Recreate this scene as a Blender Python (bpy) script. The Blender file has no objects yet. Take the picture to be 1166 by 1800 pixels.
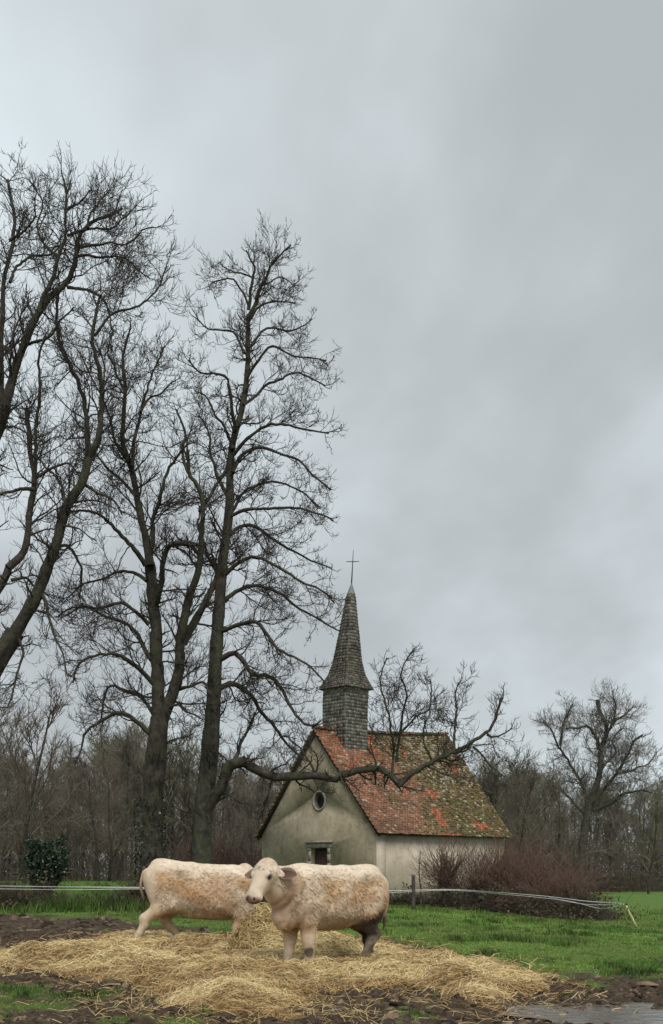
import bpy, math, random
import numpy as np
from mathutils import Vector, Matrix
from mathutils.geometry import tessellate_polygon

scene = bpy.context.scene
COL = scene.collection
R = math.radians
rng = np.random.default_rng(11)

# ------------------------------------------------------------------ camera, sky, sun, exposure
EYE, F, HX, HY = 1.5, 1900.0, 583.0, 1540.0     # eye height (m), focal length and horizon in photo pixels (1166x1800)
cam_data = bpy.data.cameras.new('camera')
cam_data.sensor_fit = 'VERTICAL'
cam_data.sensor_height = 36.0
cam_data.lens = 36.0 * F / 1800.0
cam_data.shift_y = (HY - 900.0) / 1800.0
cam_data.clip_end = 6000.0
cam = bpy.data.objects.new('camera', cam_data)
cam.location = (0, 0, EYE)
cam.rotation_euler = (R(90), 0, 0)
COL.objects.link(cam)
scene.camera = cam

SUN_DIR = Vector((0.20, -0.72, 0.95)).normalized()     # towards the sun: behind the photographer, a little right
world = bpy.data.worlds.new('World')
scene.world = world
world.use_nodes = True
wt = world.node_tree
for n in list(wt.nodes):
    wt.nodes.remove(n)


def N(t, typ, **kw):
    n = t.nodes.new(typ)
    for k, v in kw.items():
        setattr(n, k, v)
    return n


def build_world():
    t = wt
    L = t.links.new
    out = N(t, 'ShaderNodeOutputWorld')
    bg = N(t, 'ShaderNodeBackground')
    bg.inputs['Strength'].default_value = 0.1
    sky = N(t, 'ShaderNodeTexSky', sky_type='NISHITA')
    sky.sun_disc = False
    sky.sun_elevation = math.asin(SUN_DIR.z)
    sky.sun_rotation = math.atan2(SUN_DIR.x, SUN_DIR.y)
    tc = N(t, 'ShaderNodeTexCoord')
    sep = N(t, 'ShaderNodeSeparateXYZ')
    L(tc.outputs['Generated'], sep.inputs[0])
    add = N(t, 'ShaderNodeMath', operation='ADD')
    mx = N(t, 'ShaderNodeMath', operation='MAXIMUM')
    L(sep.outputs['Z'], mx.inputs[0]); mx.inputs[1].default_value = 0.0
    L(mx.outputs[0], add.inputs[0]); add.inputs[1].default_value = 0.32
    comb = N(t, 'ShaderNodeCombineXYZ')
    for i, ax in enumerate('XY'):
        d = N(t, 'ShaderNodeMath', operation='DIVIDE')
        L(sep.outputs[ax], d.inputs[0]); L(add.outputs[0], d.inputs[1])
        L(d.outputs[0], comb.inputs[i])
    mp = N(t, 'ShaderNodeMapping')
    mp.inputs['Location'].default_value = (-3.619, 16.824, 0.0)
    mp.inputs['Rotation'].default_value = (0, 0, 0.9797)
    mp.inputs['Scale'].default_value = (1.0, 0.75, 1.0)
    L(comb.outputs[0], mp.inputs[0])
    big = N(t, 'ShaderNodeTexNoise')
    big.inputs['Scale'].default_value = 0.95
    big.inputs['Detail'].default_value = 5.0
    big.inputs['Roughness'].default_value = 0.5
    big.inputs['Distortion'].default_value = 0.35
    L(mp.outputs[0], big.inputs['Vector'])
    fine = N(t, 'ShaderNodeTexNoise')
    fine.inputs['Scale'].default_value = 3.4
    fine.inputs['Detail'].default_value = 4.0
    fine.inputs['Roughness'].default_value = 0.5
    L(mp.outputs[0], fine.inputs['Vector'])
    m1 = N(t, 'ShaderNodeMath', operation='MULTIPLY_ADD')
    L(fine.outputs['Fac'], m1.inputs[0]); m1.inputs[1].default_value = 0.42
    L(big.outputs['Fac'], m1.inputs[2])
    ramp = N(t, 'ShaderNodeValToRGB')
    cr = ramp.color_ramp
    cr.elements[0].position = 0.55; cr.elements[0].color = (.275, .294, .302, 1)
    cr.elements[1].position = 0.88; cr.elements[1].color = (.485, .545, .565, 1)
    e = cr.elements.new(0.70); e.color = (.357, .387, .398, 1)
    cr.interpolation = 'B_SPLINE'
    L(m1.outputs[0], ramp.inputs[0])
    mix = N(t, 'ShaderNodeMix', data_type='RGBA')
    mix.inputs['Factor'].default_value = 0.95
    sc = N(t, 'ShaderNodeVectorMath', operation='SCALE')
    L(ramp.outputs[0], sc.inputs[0]); sc.inputs['Scale'].default_value = 10.5
    L(sky.outputs[0], mix.inputs['A']); L(sc.outputs[0], mix.inputs['B'])
    L(mix.outputs['Result'], bg.inputs['Color'])
    L(bg.outputs[0], out.inputs['Surface'])


build_world()
sun_data = bpy.data.lights.new('sun', 'SUN')
sun_data.energy = 1.5
sun_data.angle = R(28)
sun_data.color = (1.0, 0.96, 0.9)
sun = bpy.data.objects.new('sun', sun_data)
sun.rotation_euler = SUN_DIR.to_track_quat('Z', 'Y').to_euler()
COL.objects.link(sun)

vs = scene.view_settings
vs.view_transform = 'Standard'
vs.look = 'None'
vs.exposure = 0.66
vs.gamma = 1.0
vs.use_curve_mapping = False
scene.render.engine = 'CYCLES'
scene.cycles.use_denoising = True
scene.cycles.max_bounces = 5
scene.cycles.diffuse_bounces = 3
scene.cycles.glossy_bounces = 2
scene.cycles.transparent_max_bounces = 4

# ------------------------------------------------------------------ helpers: noise, meshes, tubes, materials


def sstep(a, b, x):
    t = np.clip((np.asarray(x, float) - a) / (b - a), 0, 1)
    return t * t * (3 - 2 * t)


def hash2(ix, iy, seed):
    h = (ix.astype(np.int64) * 374761393 + iy.astype(np.int64) * 668265263 + seed * 982451653) & 0xffffffff
    h = ((h ^ (h >> 13)) * 1274126177) & 0xffffffff
    return ((h ^ (h >> 16)) & 0xffff) / 65535.0


def vnoise(x, y, seed=0):
    x = np.asarray(x, float); y = np.asarray(y, float)
    ix = np.floor(x); iy = np.floor(y)
    fx = x - ix; fy = y - iy
    fx = fx * fx * (3 - 2 * fx); fy = fy * fy * (3 - 2 * fy)
    a = hash2(ix, iy, seed); b = hash2(ix + 1, iy, seed)
    c = hash2(ix, iy + 1, seed); d = hash2(ix + 1, iy + 1, seed)
    return (a * (1 - fx) + b * fx) * (1 - fy) + (c * (1 - fx) + d * fx) * fy


def fbm(x, y, seed=0, oct=4, gain=0.5):
    s = 0; a = 1; tot = 0
    for o in range(oct):
        s = s + a * vnoise(np.asarray(x) * 2 ** o + 17.3 * o, np.asarray(y) * 2 ** o - 9.1 * o, seed + o)
        tot += a; a *= gain
    return s / tot


def norm(v):
    return v / np.maximum(np.linalg.norm(v, axis=-1, keepdims=True), 1e-9)


def mesh_np(name, V, Fc, cols=None, smooth=True, attrs=None):
    """V (n,3), Fc (m,k) one polygon size; cols (n,3) stored as the colour attribute Col."""
    me = bpy.data.meshes.new(name)
    V = np.ascontiguousarray(V, np.float32).reshape(-1, 3)
    if not isinstance(Fc, (list, tuple)):
        Fc = [Fc]
    Fc = [np.ascontiguousarray(f, np.int32) for f in Fc if len(f)]
    me.vertices.add(len(V))
    me.vertices.foreach_set('co', V.ravel())
    loops = np.concatenate([f.ravel() for f in Fc])
    starts, off = [], 0
    for f in Fc:
        starts.append(off + np.arange(len(f)) * f.shape[1]); off += f.size
    starts = np.concatenate(starts).astype(np.int32)
    me.loops.add(len(loops)); me.loops.foreach_set('vertex_index', loops)
    me.polygons.add(len(starts)); me.polygons.foreach_set('loop_start', starts)
    me.update(calc_edges=True)
    if smooth:
        me.polygons.foreach_set('use_smooth', np.ones(len(me.polygons), bool))
    if cols is not None:
        ca = me.attributes.new('Col', 'FLOAT_COLOR', 'POINT')
        c4 = np.ones((len(V), 4), np.float32); c4[:, :3] = cols
        ca.data.foreach_set('color', c4.ravel())
    for k, v in (attrs or {}).items():
        a = me.attributes.new(k, 'FLOAT', 'POINT')
        a.data.foreach_set('value', np.ascontiguousarray(v, np.float32))
    return me


def obj(name, me, mat=None, parent=None, loc=None):
    o = bpy.data.objects.new(name, me)
    COL.objects.link(o)
    if mat is not None and me is not None and len(me.materials) == 0:
        me.materials.append(mat)
    if parent is not None:
        o.parent = parent
    if loc is not None:
        o.location = loc
    return o


def empty(name, loc=(0, 0, 0)):
    o = bpy.data.objects.new(name, None)
    o.location = loc
    o.empty_display_size = 0.3
    COL.objects.link(o)
    return o


def tag(o, label=None, cat=None, group=None, kind=None):
    for k, v in (('label', label), ('category', cat), ('group', group), ('kind', kind)):
        if v:
            o[k] = v
    return o


def tube_arrays(P, Rd, k, cap=False):
    """P (M,n,3), Rd (M,n) -> vertices, quads (and cap polygons) of M tubes with k sides."""
    P = np.asarray(P, float); Rd = np.asarray(Rd, float)
    M, n, _ = P.shape
    T = norm(np.gradient(P, axis=1))
    ref = np.where(np.abs(T[:, 0, 2:3]) < 0.8, np.array([[0, 0, 1.0]]), np.array([[1.0, 0, 0]]))
    U = np.empty_like(P)
    u = ref
    for i in range(n):
        u = u - (u * T[:, i]).sum(-1, keepdims=True) * T[:, i]
        u = norm(u); U[:, i] = u
    W = np.cross(T, U)
    a = np.arange(k) * 2 * math.pi / k
    V = P[:, :, None, :] + Rd[:, :, None, None] * (np.cos(a)[None, None, :, None] * U[:, :, None, :] + np.sin(a)[None, None, :, None] * W[:, :, None, :])
    idx = np.arange(M * n * k).reshape(M, n, k)
    a0 = idx[:, :-1, :]; a1 = np.roll(a0, -1, 2); b0 = idx[:, 1:, :]; b1 = np.roll(b0, -1, 2)
    Q = np.stack([a0, a1, b1, b0], -1).reshape(-1, 4)
    caps = np.concatenate([idx[:, 0, ::-1], idx[:, -1, :]]) if cap else np.zeros((0, k), int)
    return V.reshape(-1, 3), Q, caps


def join_arrays(parts):
    Vs, Qs, off = [], [], 0
    for V, Q in parts:
        Vs.append(V); Qs.append(Q + off); off += len(V)
    return np.concatenate(Vs), np.concatenate(Qs)


def catmull(pts, n):
    """pts (m,d) -> n points along a Catmull-Rom curve, even in length."""
    pts = np.asarray(pts, float)
    P = np.vstack([2 * pts[0] - pts[1], pts, 2 * pts[-1] - pts[-2]])
    out = []
    for i in range(1, len(P) - 2):
        for t in np.linspace(0, 1, 12, endpoint=False):
            p0, p1, p2, p3 = P[i - 1], P[i], P[i + 1], P[i + 2]
            out.append(0.5 * (2 * p1 + (p2 - p0) * t + (2 * p0 - 5 * p1 + 4 * p2 - p3) * t * t + (3 * p1 - p0 - 3 * p2 + p3) * t ** 3))
    out.append(P[-2])
    out = np.array(out)
    s = np.concatenate([[0], np.cumsum(np.linalg.norm(np.diff(out[:, :3], axis=0), axis=1))])
    q = np.linspace(0, s[-1], n)
    return np.stack([np.interp(q, s, out[:, j]) for j in range(out.shape[1])], 1)


def boxes(C, A, B, Nn, sa, sb, sn):
    """many oriented boxes: centres C (M,3), axes A,B,Nn (M,3), half sizes (M,)."""
    C = np.atleast_2d(C); M = len(C)
    sa, sb, sn = [np.broadcast_to(np.asarray(s, float), (M,))[:, None] for s in (sa, sb, sn)]
    A, B, Nn = [np.broadcast_to(np.asarray(a, float), (M, 3)) for a in (A, B, Nn)]
    corner = []
    for dz in (-1, 1):
        for dx, dy in ((-1, -1), (1, -1), (1, 1), (-1, 1)):
            corner.append(C + dx * sa * A + dy * sb * B + dz * sn * Nn)
    V = np.stack(corner, 1).reshape(-1, 3)
    f = np.array([[3, 2, 1, 0], [4, 5, 6, 7], [0, 1, 5, 4], [1, 2, 6, 5], [2, 3, 7, 6], [3, 0, 4, 7]])
    Q = (np.arange(M)[:, None, None] * 8 + f[None]).reshape(-1, 4)
    return V, Q


def box_mesh(name, c, ax, ay, az, hx, hy, hz):
    V, Q = boxes(np.array([c]), np.array([ax]), np.array([ay]), np.array([az]), hx, hy, hz)
    return mesh_np(name, V, Q, smooth=False)


def at(px, py, Y):
    """world point seen at photo pixel (px, py) at distance Y."""
    return np.array([(px - HX) / F * Y, Y, EYE + (HY - py) / F * Y])


def new_mat(name):
    m = bpy.data.materials.new(name)
    m.use_nodes = True
    t = m.node_tree
    b = t.nodes['Principled BSDF']
    return m, t, b


def noise_node(t, scale, detail=5, rough=0.55, vec=None, dist=0.0):
    n = N(t, 'ShaderNodeTexNoise')
    n.inputs['Scale'].default_value = scale
    n.inputs['Detail'].default_value = detail
    n.inputs['Roughness'].default_value = rough
    n.inputs['Distortion'].default_value = dist
    if vec is None:
        g = N(t, 'ShaderNodeNewGeometry')
        vec = g.outputs['Position']
    t.links.new(vec, n.inputs['Vector'])
    return n


def ramp_node(t, fac, stops):
    r = N(t, 'ShaderNodeValToRGB')
    e = r.color_ramp.elements
    e[0].position, e[0].color = stops[0][0], (*stops[0][1], 1)
    e[1].position, e[1].color = stops[-1][0], (*stops[-1][1], 1)
    for p, c in stops[1:-1]:
        x = e.new(p); x.color = (*c, 1)
    t.links.new(fac, r.inputs[0])
    return r


def mixc(t, fac, a, b, mode='MIX'):
    m = N(t, 'ShaderNodeMix', data_type='RGBA', blend_type=mode)
    for s, v in (('Factor', fac), ('A', a), ('B', b)):
        i = m.inputs[s]
        if isinstance(v, (int, float)):
            i.default_value = v
        elif isinstance(v, tuple):
            i.default_value = (*v, 1)
        else:
            t.links.new(v, i)
    return m.outputs['Result']


def bump(t, b, height, strength, dist):
    n = N(t, 'ShaderNodeBump')
    n.inputs['Strength'].default_value = strength
    n.inputs['Distance'].default_value = dist
    t.links.new(height, n.inputs['Height'])
    t.links.new(n.outputs[0], b.inputs['Normal'])


def mat_noise(name, stops, scale, rough=0.85, bscale=None, bstr=0.4, bdist=0.02, detail=6, spec=0.3, stretch=None):
    m, t, b = new_mat(name)
    vec = None
    if stretch:
        g = N(t, 'ShaderNodeNewGeometry'); mp = N(t, 'ShaderNodeMapping')
        mp.inputs['Scale'].default_value = stretch
        t.links.new(g.outputs['Position'], mp.inputs[0]); vec = mp.outputs[0]
    n = noise_node(t, scale, detail, vec=vec)
    r = ramp_node(t, n.outputs['Fac'], stops)
    t.links.new(r.outputs[0], b.inputs['Base Color'])
    b.inputs['Roughness'].default_value = rough
    b.inputs['Specular IOR Level'].default_value = spec
    if bscale:
        n2 = noise_node(t, bscale, 6, vec=vec)
        bump(t, b, n2.outputs['Fac'], bstr, bdist)
    return m


def mat_col(name, rough=0.8, spec=0.25, nscale=None, namt=0.35, bscale=None, bstr=0.4, bdist=0.01, trans=0.0):
    """colour from the Col attribute, with optional noise over it"""
    m, t, b = new_mat(name)
    a = N(t, 'ShaderNodeAttribute', attribute_name='Col')
    c = a.outputs['Color']
    if nscale:
        n = noise_node(t, nscale, 5)
        r = N(t, 'ShaderNodeMapRange')
        for q, v in (('From Min', .3), ('From Max', .7), ('To Min', 1 - namt), ('To Max', 1 + namt)):
            r.inputs[q].default_value = v
        t.links.new(n.outputs['Fac'], r.inputs['Value'])
        sc = N(t, 'ShaderNodeVectorMath', operation='SCALE')
        t.links.new(c, sc.inputs[0]); t.links.new(r.outputs[0], sc.inputs['Scale'])
        c = sc.outputs[0]
    t.links.new(c, b.inputs['Base Color'])
    b.inputs['Roughness'].default_value = rough
    b.inputs['Specular IOR Level'].default_value = spec
    if bscale:
        n2 = noise_node(t, bscale, 5)
        bump(t, b, n2.outputs['Fac'], bstr, bdist)
    if trans:      # thin leaves let light through
        tr = N(t, 'ShaderNodeBsdfTranslucent'); ms = N(t, 'ShaderNodeMixShader')
        t.links.new(c, tr.inputs['Color'])
        ms.inputs[0].default_value = trans
        t.links.new(b.outputs[0], ms.inputs[1]); t.links.new(tr.outputs[0], ms.inputs[2])
        t.links.new(ms.outputs[0], t.nodes['Material Output'].inputs['Surface'])
    return m


def ribbons(P0, P1, P2, side, w, cols):
    """M bent blades: root, middle, tip; side vectors (M,3), half width w (M,)."""
    M = len(P0)
    w = np.asarray(w)[:, None]
    V = np.stack([P0 - side * w, P0 + side * w, P1 - side * w * .85, P1 + side * w * .85, P2], 1).reshape(-1, 3)
    i = np.arange(M)[:, None] * 5
    Q = i + np.array([[0, 1, 3, 2]]); T = i + np.array([[2, 3, 4]])
    C = np.repeat(cols, 5, axis=0)
    return V, Q, T, C

# ------------------------------------------------------------------ ground


def gz(x, y):
    """height of the land"""
    x = np.asarray(x, float); y = np.asarray(y, float)
    z = 0.28 * sstep(15, 26, y)
    z = z - 0.30 * sstep(3.0, 9.0, x) * sstep(16, 30, y) * (1 - sstep(48, 85, y))
    z = z + 0.05 * (vnoise(x * .35, y * .35, 5) - .5)
    z = z + 0.35 * sstep(120, 400, y) + 0.85 * sstep(44, 60, y) * sstep(-3.5, -7.5, x) * sstep(140, 110, y)
    return z


def to_ground(px, py):
    Y = 1.4 * F / max(py - HY, 4)
    for _ in range(30):
        X = (px - HX) / F * Y
        Y = 0.5 * Y + 0.5 * min((EYE - float(gz(X, Y))) * F / max(py - HY, 4), 300)
    return np.array([(px - HX) / F * Y, Y])


GRASS_EDGE = np.array([to_ground(*p) for p in [(-700, 1604), (-300, 1606), (0, 1609), (120, 1613), (250, 1624), (330, 1634), (420, 1642), (560, 1645), (690, 1652), (730, 1668), (780, 1685), (870, 1703), (960, 1712), (1060, 1712), (1166, 1722), (1500, 1730), (2100, 1735)]])
GRASS_EDGE = GRASS_EDGE[np.argsort(GRASS_EDGE[:, 0])]
STRAW_POLY = np.array([to_ground(*p) for p in [(-60, 1692), (20, 1676), (90, 1660), (130, 1664), (180, 1648), (250, 1641), (330, 1647), (420, 1652), (560, 1655), (690, 1660), (720, 1678), (770, 1688), (830, 1690), (890, 1703), (940, 1720), (955, 1742), (900, 1752), (870, 1768), (800, 1752), (720, 1742), (650, 1738), (560, 1744), (535, 1765), (500, 1790), (420, 1782), (310, 1772), (300, 1752), (250, 1736), (180, 1728), (110, 1712), (20, 1704)]])
PATCHES = [(*to_ground(40, 1770), .55), (*to_ground(140, 1752), .4), (*to_ground(330, 1796), .4), (*to_ground(10, 1738), .5), (*to_ground(720, 1786), .32), (*to_ground(370, 1778), .2), (*to_ground(215, 1795), .35), (*to_ground(20, 1672), .5), (*to_ground(-120, 1760), 1.2), (*to_ground(1040, 1735), .3)]


def poly_sd(x, y, poly):
    """signed distance, positive inside"""
    d2 = np.full(x.shape, 1e9); inside = np.zeros(x.shape, bool)
    n = len(poly)
    for i in range(n):
        ax, ay = poly[i]; bx, by = poly[(i + 1) % n]
        ex, ey = bx - ax, by - ay
        t = np.clip(((x - ax) * ex + (y - ay) * ey) / (ex * ex + ey * ey + 1e-9), 0, 1)
        d2 = np.minimum(d2, (x - ax - t * ex) ** 2 + (y - ay - t * ey) ** 2)
        c = ((ay > y) != (by > y)) & (x < (bx - ax) * (y - ay) / (by - ay + 1e-12) + ax)
        inside ^= c
    d = np.sqrt(d2)
    return np.where(inside, d, -d)


def straw_sd(x, y):
    return poly_sd(x, y, STRAW_POLY) - .10 + 0.9 * (fbm(x * 1.6, y * 1.1, 31, 4, .6) - .5)


def grass_amount(x, y):
    """0 bare mud .. 1 full turf"""
    e = np.interp(x, GRASS_EDGE[:, 0], GRASS_EDGE[:, 1])
    n = fbm(x * 1.3, y * .8, 77, 4) - .5
    g = sstep(-0.8, 1.2, (y - e) + 3.2 * n)
    pn = 1.6 * (fbm(x * 2.5, y * 2.5, 91, 3) - .5)
    for cx, cy, r in PATCHES:
        d = np.hypot((x - cx), (y - cy) * .75) / r
        g = np.maximum(g, .75 * sstep(1.25, .3, d + pn))
    return g


PUD_A = to_ground(985, 1775)


def puddle_dip(x, y):
    c = to_ground(1140, 1785)
    d = np.hypot((x - c[0]) / 1.9, (y - c[1]) / 1.05)
    return sstep(1.35, .5, d)


def ground_height(x, y):
    """land plus trampled mud relief"""
    g = grass_amount(x, y)
    near = sstep(60, 30, y) * sstep(3, 6, y)
    mud = 1 - g
    lump = 0.20 * (fbm(x * 2.6, y * 2.2, 3, 4, .65) - .5) + 0.17 * (np.abs(fbm(x * 5.0, y * 4.0, 8, 3, .6) - .5) * 2 - .3)
    dip = puddle_dip(x, y)
    return gz(x, y) + near * (mud * lump * (1 - .72 * dip) + g * 0.05 * (fbm(x * 1.8, y * 1.8, 13, 3) - .5)) - .05 * dip


def lines(parts):
    out = [parts[0][0]]
    for a, b, s in parts:
        n = max(1, int(round((b - a) / s)))
        out += list(np.linspace(a, b, n + 1)[1:])
    return np.array(out)


def geo(a, b, s0, ratio):
    out, x, s = [], a, s0
    while x < b:
        x += s; s *= ratio
        out.append(min(x, b))
    return out


class Raster:
    """a height or mask field sampled once on a grid, read back by bilinear look-up"""

    def __init__(self, f, x0, x1, y0, y1, s):
        self.x0, self.y0, self.s = x0, y0, s
        X, Y = np.meshgrid(np.arange(x0, x1, s), np.arange(y0, y1, s))
        self.D = f(X, Y)

    def __call__(self, x, y):
        D = self.D
        fx = np.clip((x - self.x0) / self.s, 0, D.shape[1] - 1.001); fy = np.clip((y - self.y0) / self.s, 0, D.shape[0] - 1.001)
        i = fx.astype(int); j = fy.astype(int); u = fx - i; v = fy - j
        return (D[j, i] * (1 - u) + D[j, i + 1] * u) * (1 - v) + (D[j + 1, i] * (1 - u) + D[j + 1, i + 1] * u) * v


G_AMT = Raster(grass_amount, -13, 13, 8, 60, .06)
G_HGT = Raster(ground_height, -13, 13, 8, 62, .05)
S_SD = Raster(straw_sd, -9, 9, 9, 26, .05)


def make_ground():
    ys = np.concatenate([[-60, -20, 0, 4, 7], lines([(8.5, 16, .05), (16, 24, .09), (24, 40, .25)]), geo(40, 3000, .3, 1.12)])
    xm = lines([(0, 5.6, .065), (5.6, 11, .14)])
    xr = np.concatenate([xm, geo(11, 2000, .25, 1.16)])
    xs = np.concatenate([-xr[:0:-1], xr])
    X, Y = np.meshgrid(xs, ys)
    Z = ground_height(X, Y)
    V = np.stack([X, Y, Z], -1).reshape(-1, 3)
    ny, nx = X.shape
    i = np.arange(ny * nx).reshape(ny, nx)
    Q = np.stack([i[:-1, :-1], i[:-1, 1:], i[1:, 1:], i[1:, :-1]], -1).reshape(-1, 4)
    g = grass_amount(X, Y).ravel()
    far = sstep(45, 70, Y).ravel()
    return mesh_np('ground', V, Q, attrs={'turf': g, 'far': far, 'straw': sstep(-.25, .15, straw_sd(X, Y)).ravel(), 'wet': puddle_dip(X, Y).ravel()})


def ground_material():
    m, t, b = new_mat('ground')
    L = t.links.new
    A = lambda n: N(t, 'ShaderNodeAttribute', attribute_name=n).outputs['Fac']
    n1 = noise_node(t, 1.3, 8, .6)
    n2 = noise_node(t, 9, 6, .65)
    n3 = noise_node(t, 38, 4, .6)
    mud = ramp_node(t, n2.outputs['Fac'], [(.3, (.028, .019, .013)), (.52, (.078, .055, .037)), (.72, (.15, .113, .078))])
    turf = ramp_node(t, n2.outputs['Fac'], [(.3, (.065, .10, .022)), (.55, (.12, .20, .042)), (.75, (.16, .25, .06))])
    farc = ramp_node(t, n1.outputs['Fac'], [(.3, (.08, .15, .034)), (.55, (.115, .195, .047)), (.75, (.155, .225, .068))])
    tu = mixc(t, A('far'), turf.outputs[0], farc.outputs[0])
    c = mixc(t, A('turf'), mud.outputs[0], tu)
    st = ramp_node(t, n3.outputs['Fac'], [(.3, (.10, .06, .022)), (.6, (.27, .18, .07))])
    c = mixc(t, A('straw'), c, st.outputs[0])
    L(c, b.inputs['Base Color'])
    rr = N(t, 'ShaderNodeMapRange')
    L(n2.outputs['Fac'], rr.inputs['Value'])
    rr.inputs['From Min'].default_value = .3; rr.inputs['From Max'].default_value = .7
    rr.inputs['To Min'].default_value = .5; rr.inputs['To Max'].default_value = .9
    mx = N(t, 'ShaderNodeMath', operation='MAXIMUM')
    L(rr.outputs[0], mx.inputs[0]); L(A('turf'), mx.inputs[1])
    L(mx.outputs[0], b.inputs['Roughness'])
    b.inputs['Specular IOR Level'].default_value = .12
    ad = N(t, 'ShaderNodeMath', operation='ADD')
    L(n2.outputs['Fac'], ad.inputs[0]); L(n3.outputs['Fac'], ad.inputs[1])
    bump(t, b, ad.outputs[0], .8, .05)
    return m


ground = tag(obj('ground', make_ground(), ground_material()), 'trampled field of dark mud and green turf around the straw', kind='structure')


def make_puddle():
    m, t, b = new_mat('puddle_water')
    b.inputs['Base Color'].default_value = (.13, .112, .092, 1)
    b.inputs['Roughness'].default_value = .14
    b.inputs['IOR'].default_value = 1.33
    b.inputs['Specular IOR Level'].default_value = .6
    n = noise_node(t, 6, 3)
    bump(t, b, n.outputs['Fac'], .25, .03)
    c = to_ground(1140, 1785)
    a = np.linspace(0, 2 * math.pi, 48, endpoint=False)
    rad = 1 + .15 * np.sin(3 * a + 1) + .1 * np.sin(5 * a)
    z = float(gz(*c)) - .014
    V = np.stack([c[0] + .25 + 1.9 * rad * np.cos(a), c[1] + 1.3 * rad * np.sin(a), np.full(48, z)], 1)
    V = np.vstack([[c[0], c[1], z], V])
    T = np.array([[0, 1 + i, 1 + (i + 1) % 48] for i in range(48)])
    return tag(obj('puddle', mesh_np('puddle', V, T), m), 'shallow grey rain puddle lying in the churned mud', kind='structure')


make_puddle()

# ------------------------------------------------------------------ grass


def scatter(n, x0, x1, y0, y1, p):
    """points with even density in the view (denser near), so that blades stay countable"""
    y = 1 / (1 / y0 + (1 / y1 - 1 / y0) * rng.random(n))
    x = (x0 + (x1 - x0) * rng.random(n))
    return x, y


def make_grass():
    n = 400000
    y = 1 / (1 / 9.5 + (1 / 60 - 1 / 9.5) * rng.random(n))
    x = (rng.random(n) * 2 - 1) * (y * .34 + 1.0)
    g = G_AMT(x, y)
    sd = np.where((y < 26) & (np.abs(x) < 9), S_SD(x, y), -9)
    tuft = fbm(x * 1.1, y * 1.1, 41, 4)
    keep = (rng.random(n) < g ** 1.5 * (.35 + .9 * tuft)) & (sd < .05)
    keep &= ~((x > 1.2) & (y > 46.8))
    x, y, tuft, g = x[keep], y[keep], tuft[keep], g[keep]
    n = len(x)
    bank = sstep(35.2, 36.5, y) * sstep(44, 41, y) * sstep(-2.2, -3.6, x)
    clump = sstep(.56, .66, tuft)
    h = (.032 + .034 * rng.random(n)) * (.75 + 1.5 * clump) * (.6 + .4 * g) * (1 + .012 * (y - 15)) + bank * (.22 + .4 * rng.random(n)) * (.4 + tuft)
    az = rng.random(n) * 2 * math.pi
    lean = (.25 + .75 * rng.random(n)) * h
    d = np.stack([np.cos(az), np.sin(az), 0 * az], 1)
    P0 = np.stack([x, y, np.where(y < 60, G_HGT(x, y), gz(x, y)) - .01], 1)
    up = np.array([0, 0, 1.0])
    P1 = P0 + up * (h * .6)[:, None] + d * (lean * .35)[:, None]
    P2 = P0 + up * (h * .95)[:, None] + d * lean[:, None]
    side = np.stack([-np.sin(az + .4), np.cos(az + .4), 0 * az], 1)
    w = (.0035 + .003 * rng.random(n)) * (y / 14) ** .9
    r = rng.random(n)[:, None]
    tone = fbm(x * .5, y * .35, 55, 3)[:, None]
    c = (1 - r) * np.array([.115, .235, .038]) + r * np.array([.22, .375, .09])
    c = c * (.64 + 1.05 * tone) * np.array([1.10, 1.0, 1.0])
    c = np.where((clump > .5)[:, None], c * np.array([.50, .62, .52]), c)
    spot = sstep(.66, .80, vnoise(x * 3.6, y * 2.0, 88)) * (1 - sstep(30, 45, y) * .6)
    c = c * (1 - .62 * spot[:, None]) * np.array([1.0, .93, 1.0])
    wear = sstep(.50, .68, fbm(x * .45 + 7, y * .3, 59, 4))[:, None]
    c = c * (1 - .45 * wear) + np.array([.15, .16, .055]) * .45 * wear
    dry = (rng.random(n) < .05 + .14 * sstep(.5, .7, fbm(x * .7, y * .5, 57, 3)))[:, None]
    c = np.where(dry, np.array([.22, .19, .07]), c)
    c = c * (1 - .35 * bank[:, None])
    V, Q, T, C = ribbons(P0, P1, P2, side, w, c)
    o = obj('grass', mesh_np('grass', V, [Q, T], C, smooth=False), mat_col('grass', .6, .3, trans=.45))
    tag(o, 'short wet green pasture grass with darker tufts', 'grass', kind='stuff')


make_grass()

# ------------------------------------------------------------------ straw bed and hay heap
HEAP = (at(500, 1600, 19.0)[0], 18.95)


def heap_h(x, y):
    dx, dy = x - HEAP[0], y - HEAP[1]
    u = np.hypot(dx / np.where(dx < 0, 1.15, 1.6), dy / 1.0)
    pk = np.hypot((dx + .40) / .52, dy / .6)
    base = .66 * np.clip(1 - u, 0, 1) ** .75 + .34 * np.exp(-pk ** 2 * 1.3)
    return base * sstep(1.05, .7, u)


def bed_h(x, y):
    s = S_SD(x, y)
    t = sstep(-.05, .8, s) * (.02 + .30 * fbm(x * 1.2, y * 1.0, 61, 4) * sstep(.25, .6, fbm(x * .8, y * .8, 63, 2))) + sstep(-.1, .1, s) * .015
    return t + .11 * (fbm(x * 3.2, y * 2.8, 67, 3, .6) - .5) * sstep(0, .4, s)


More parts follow.
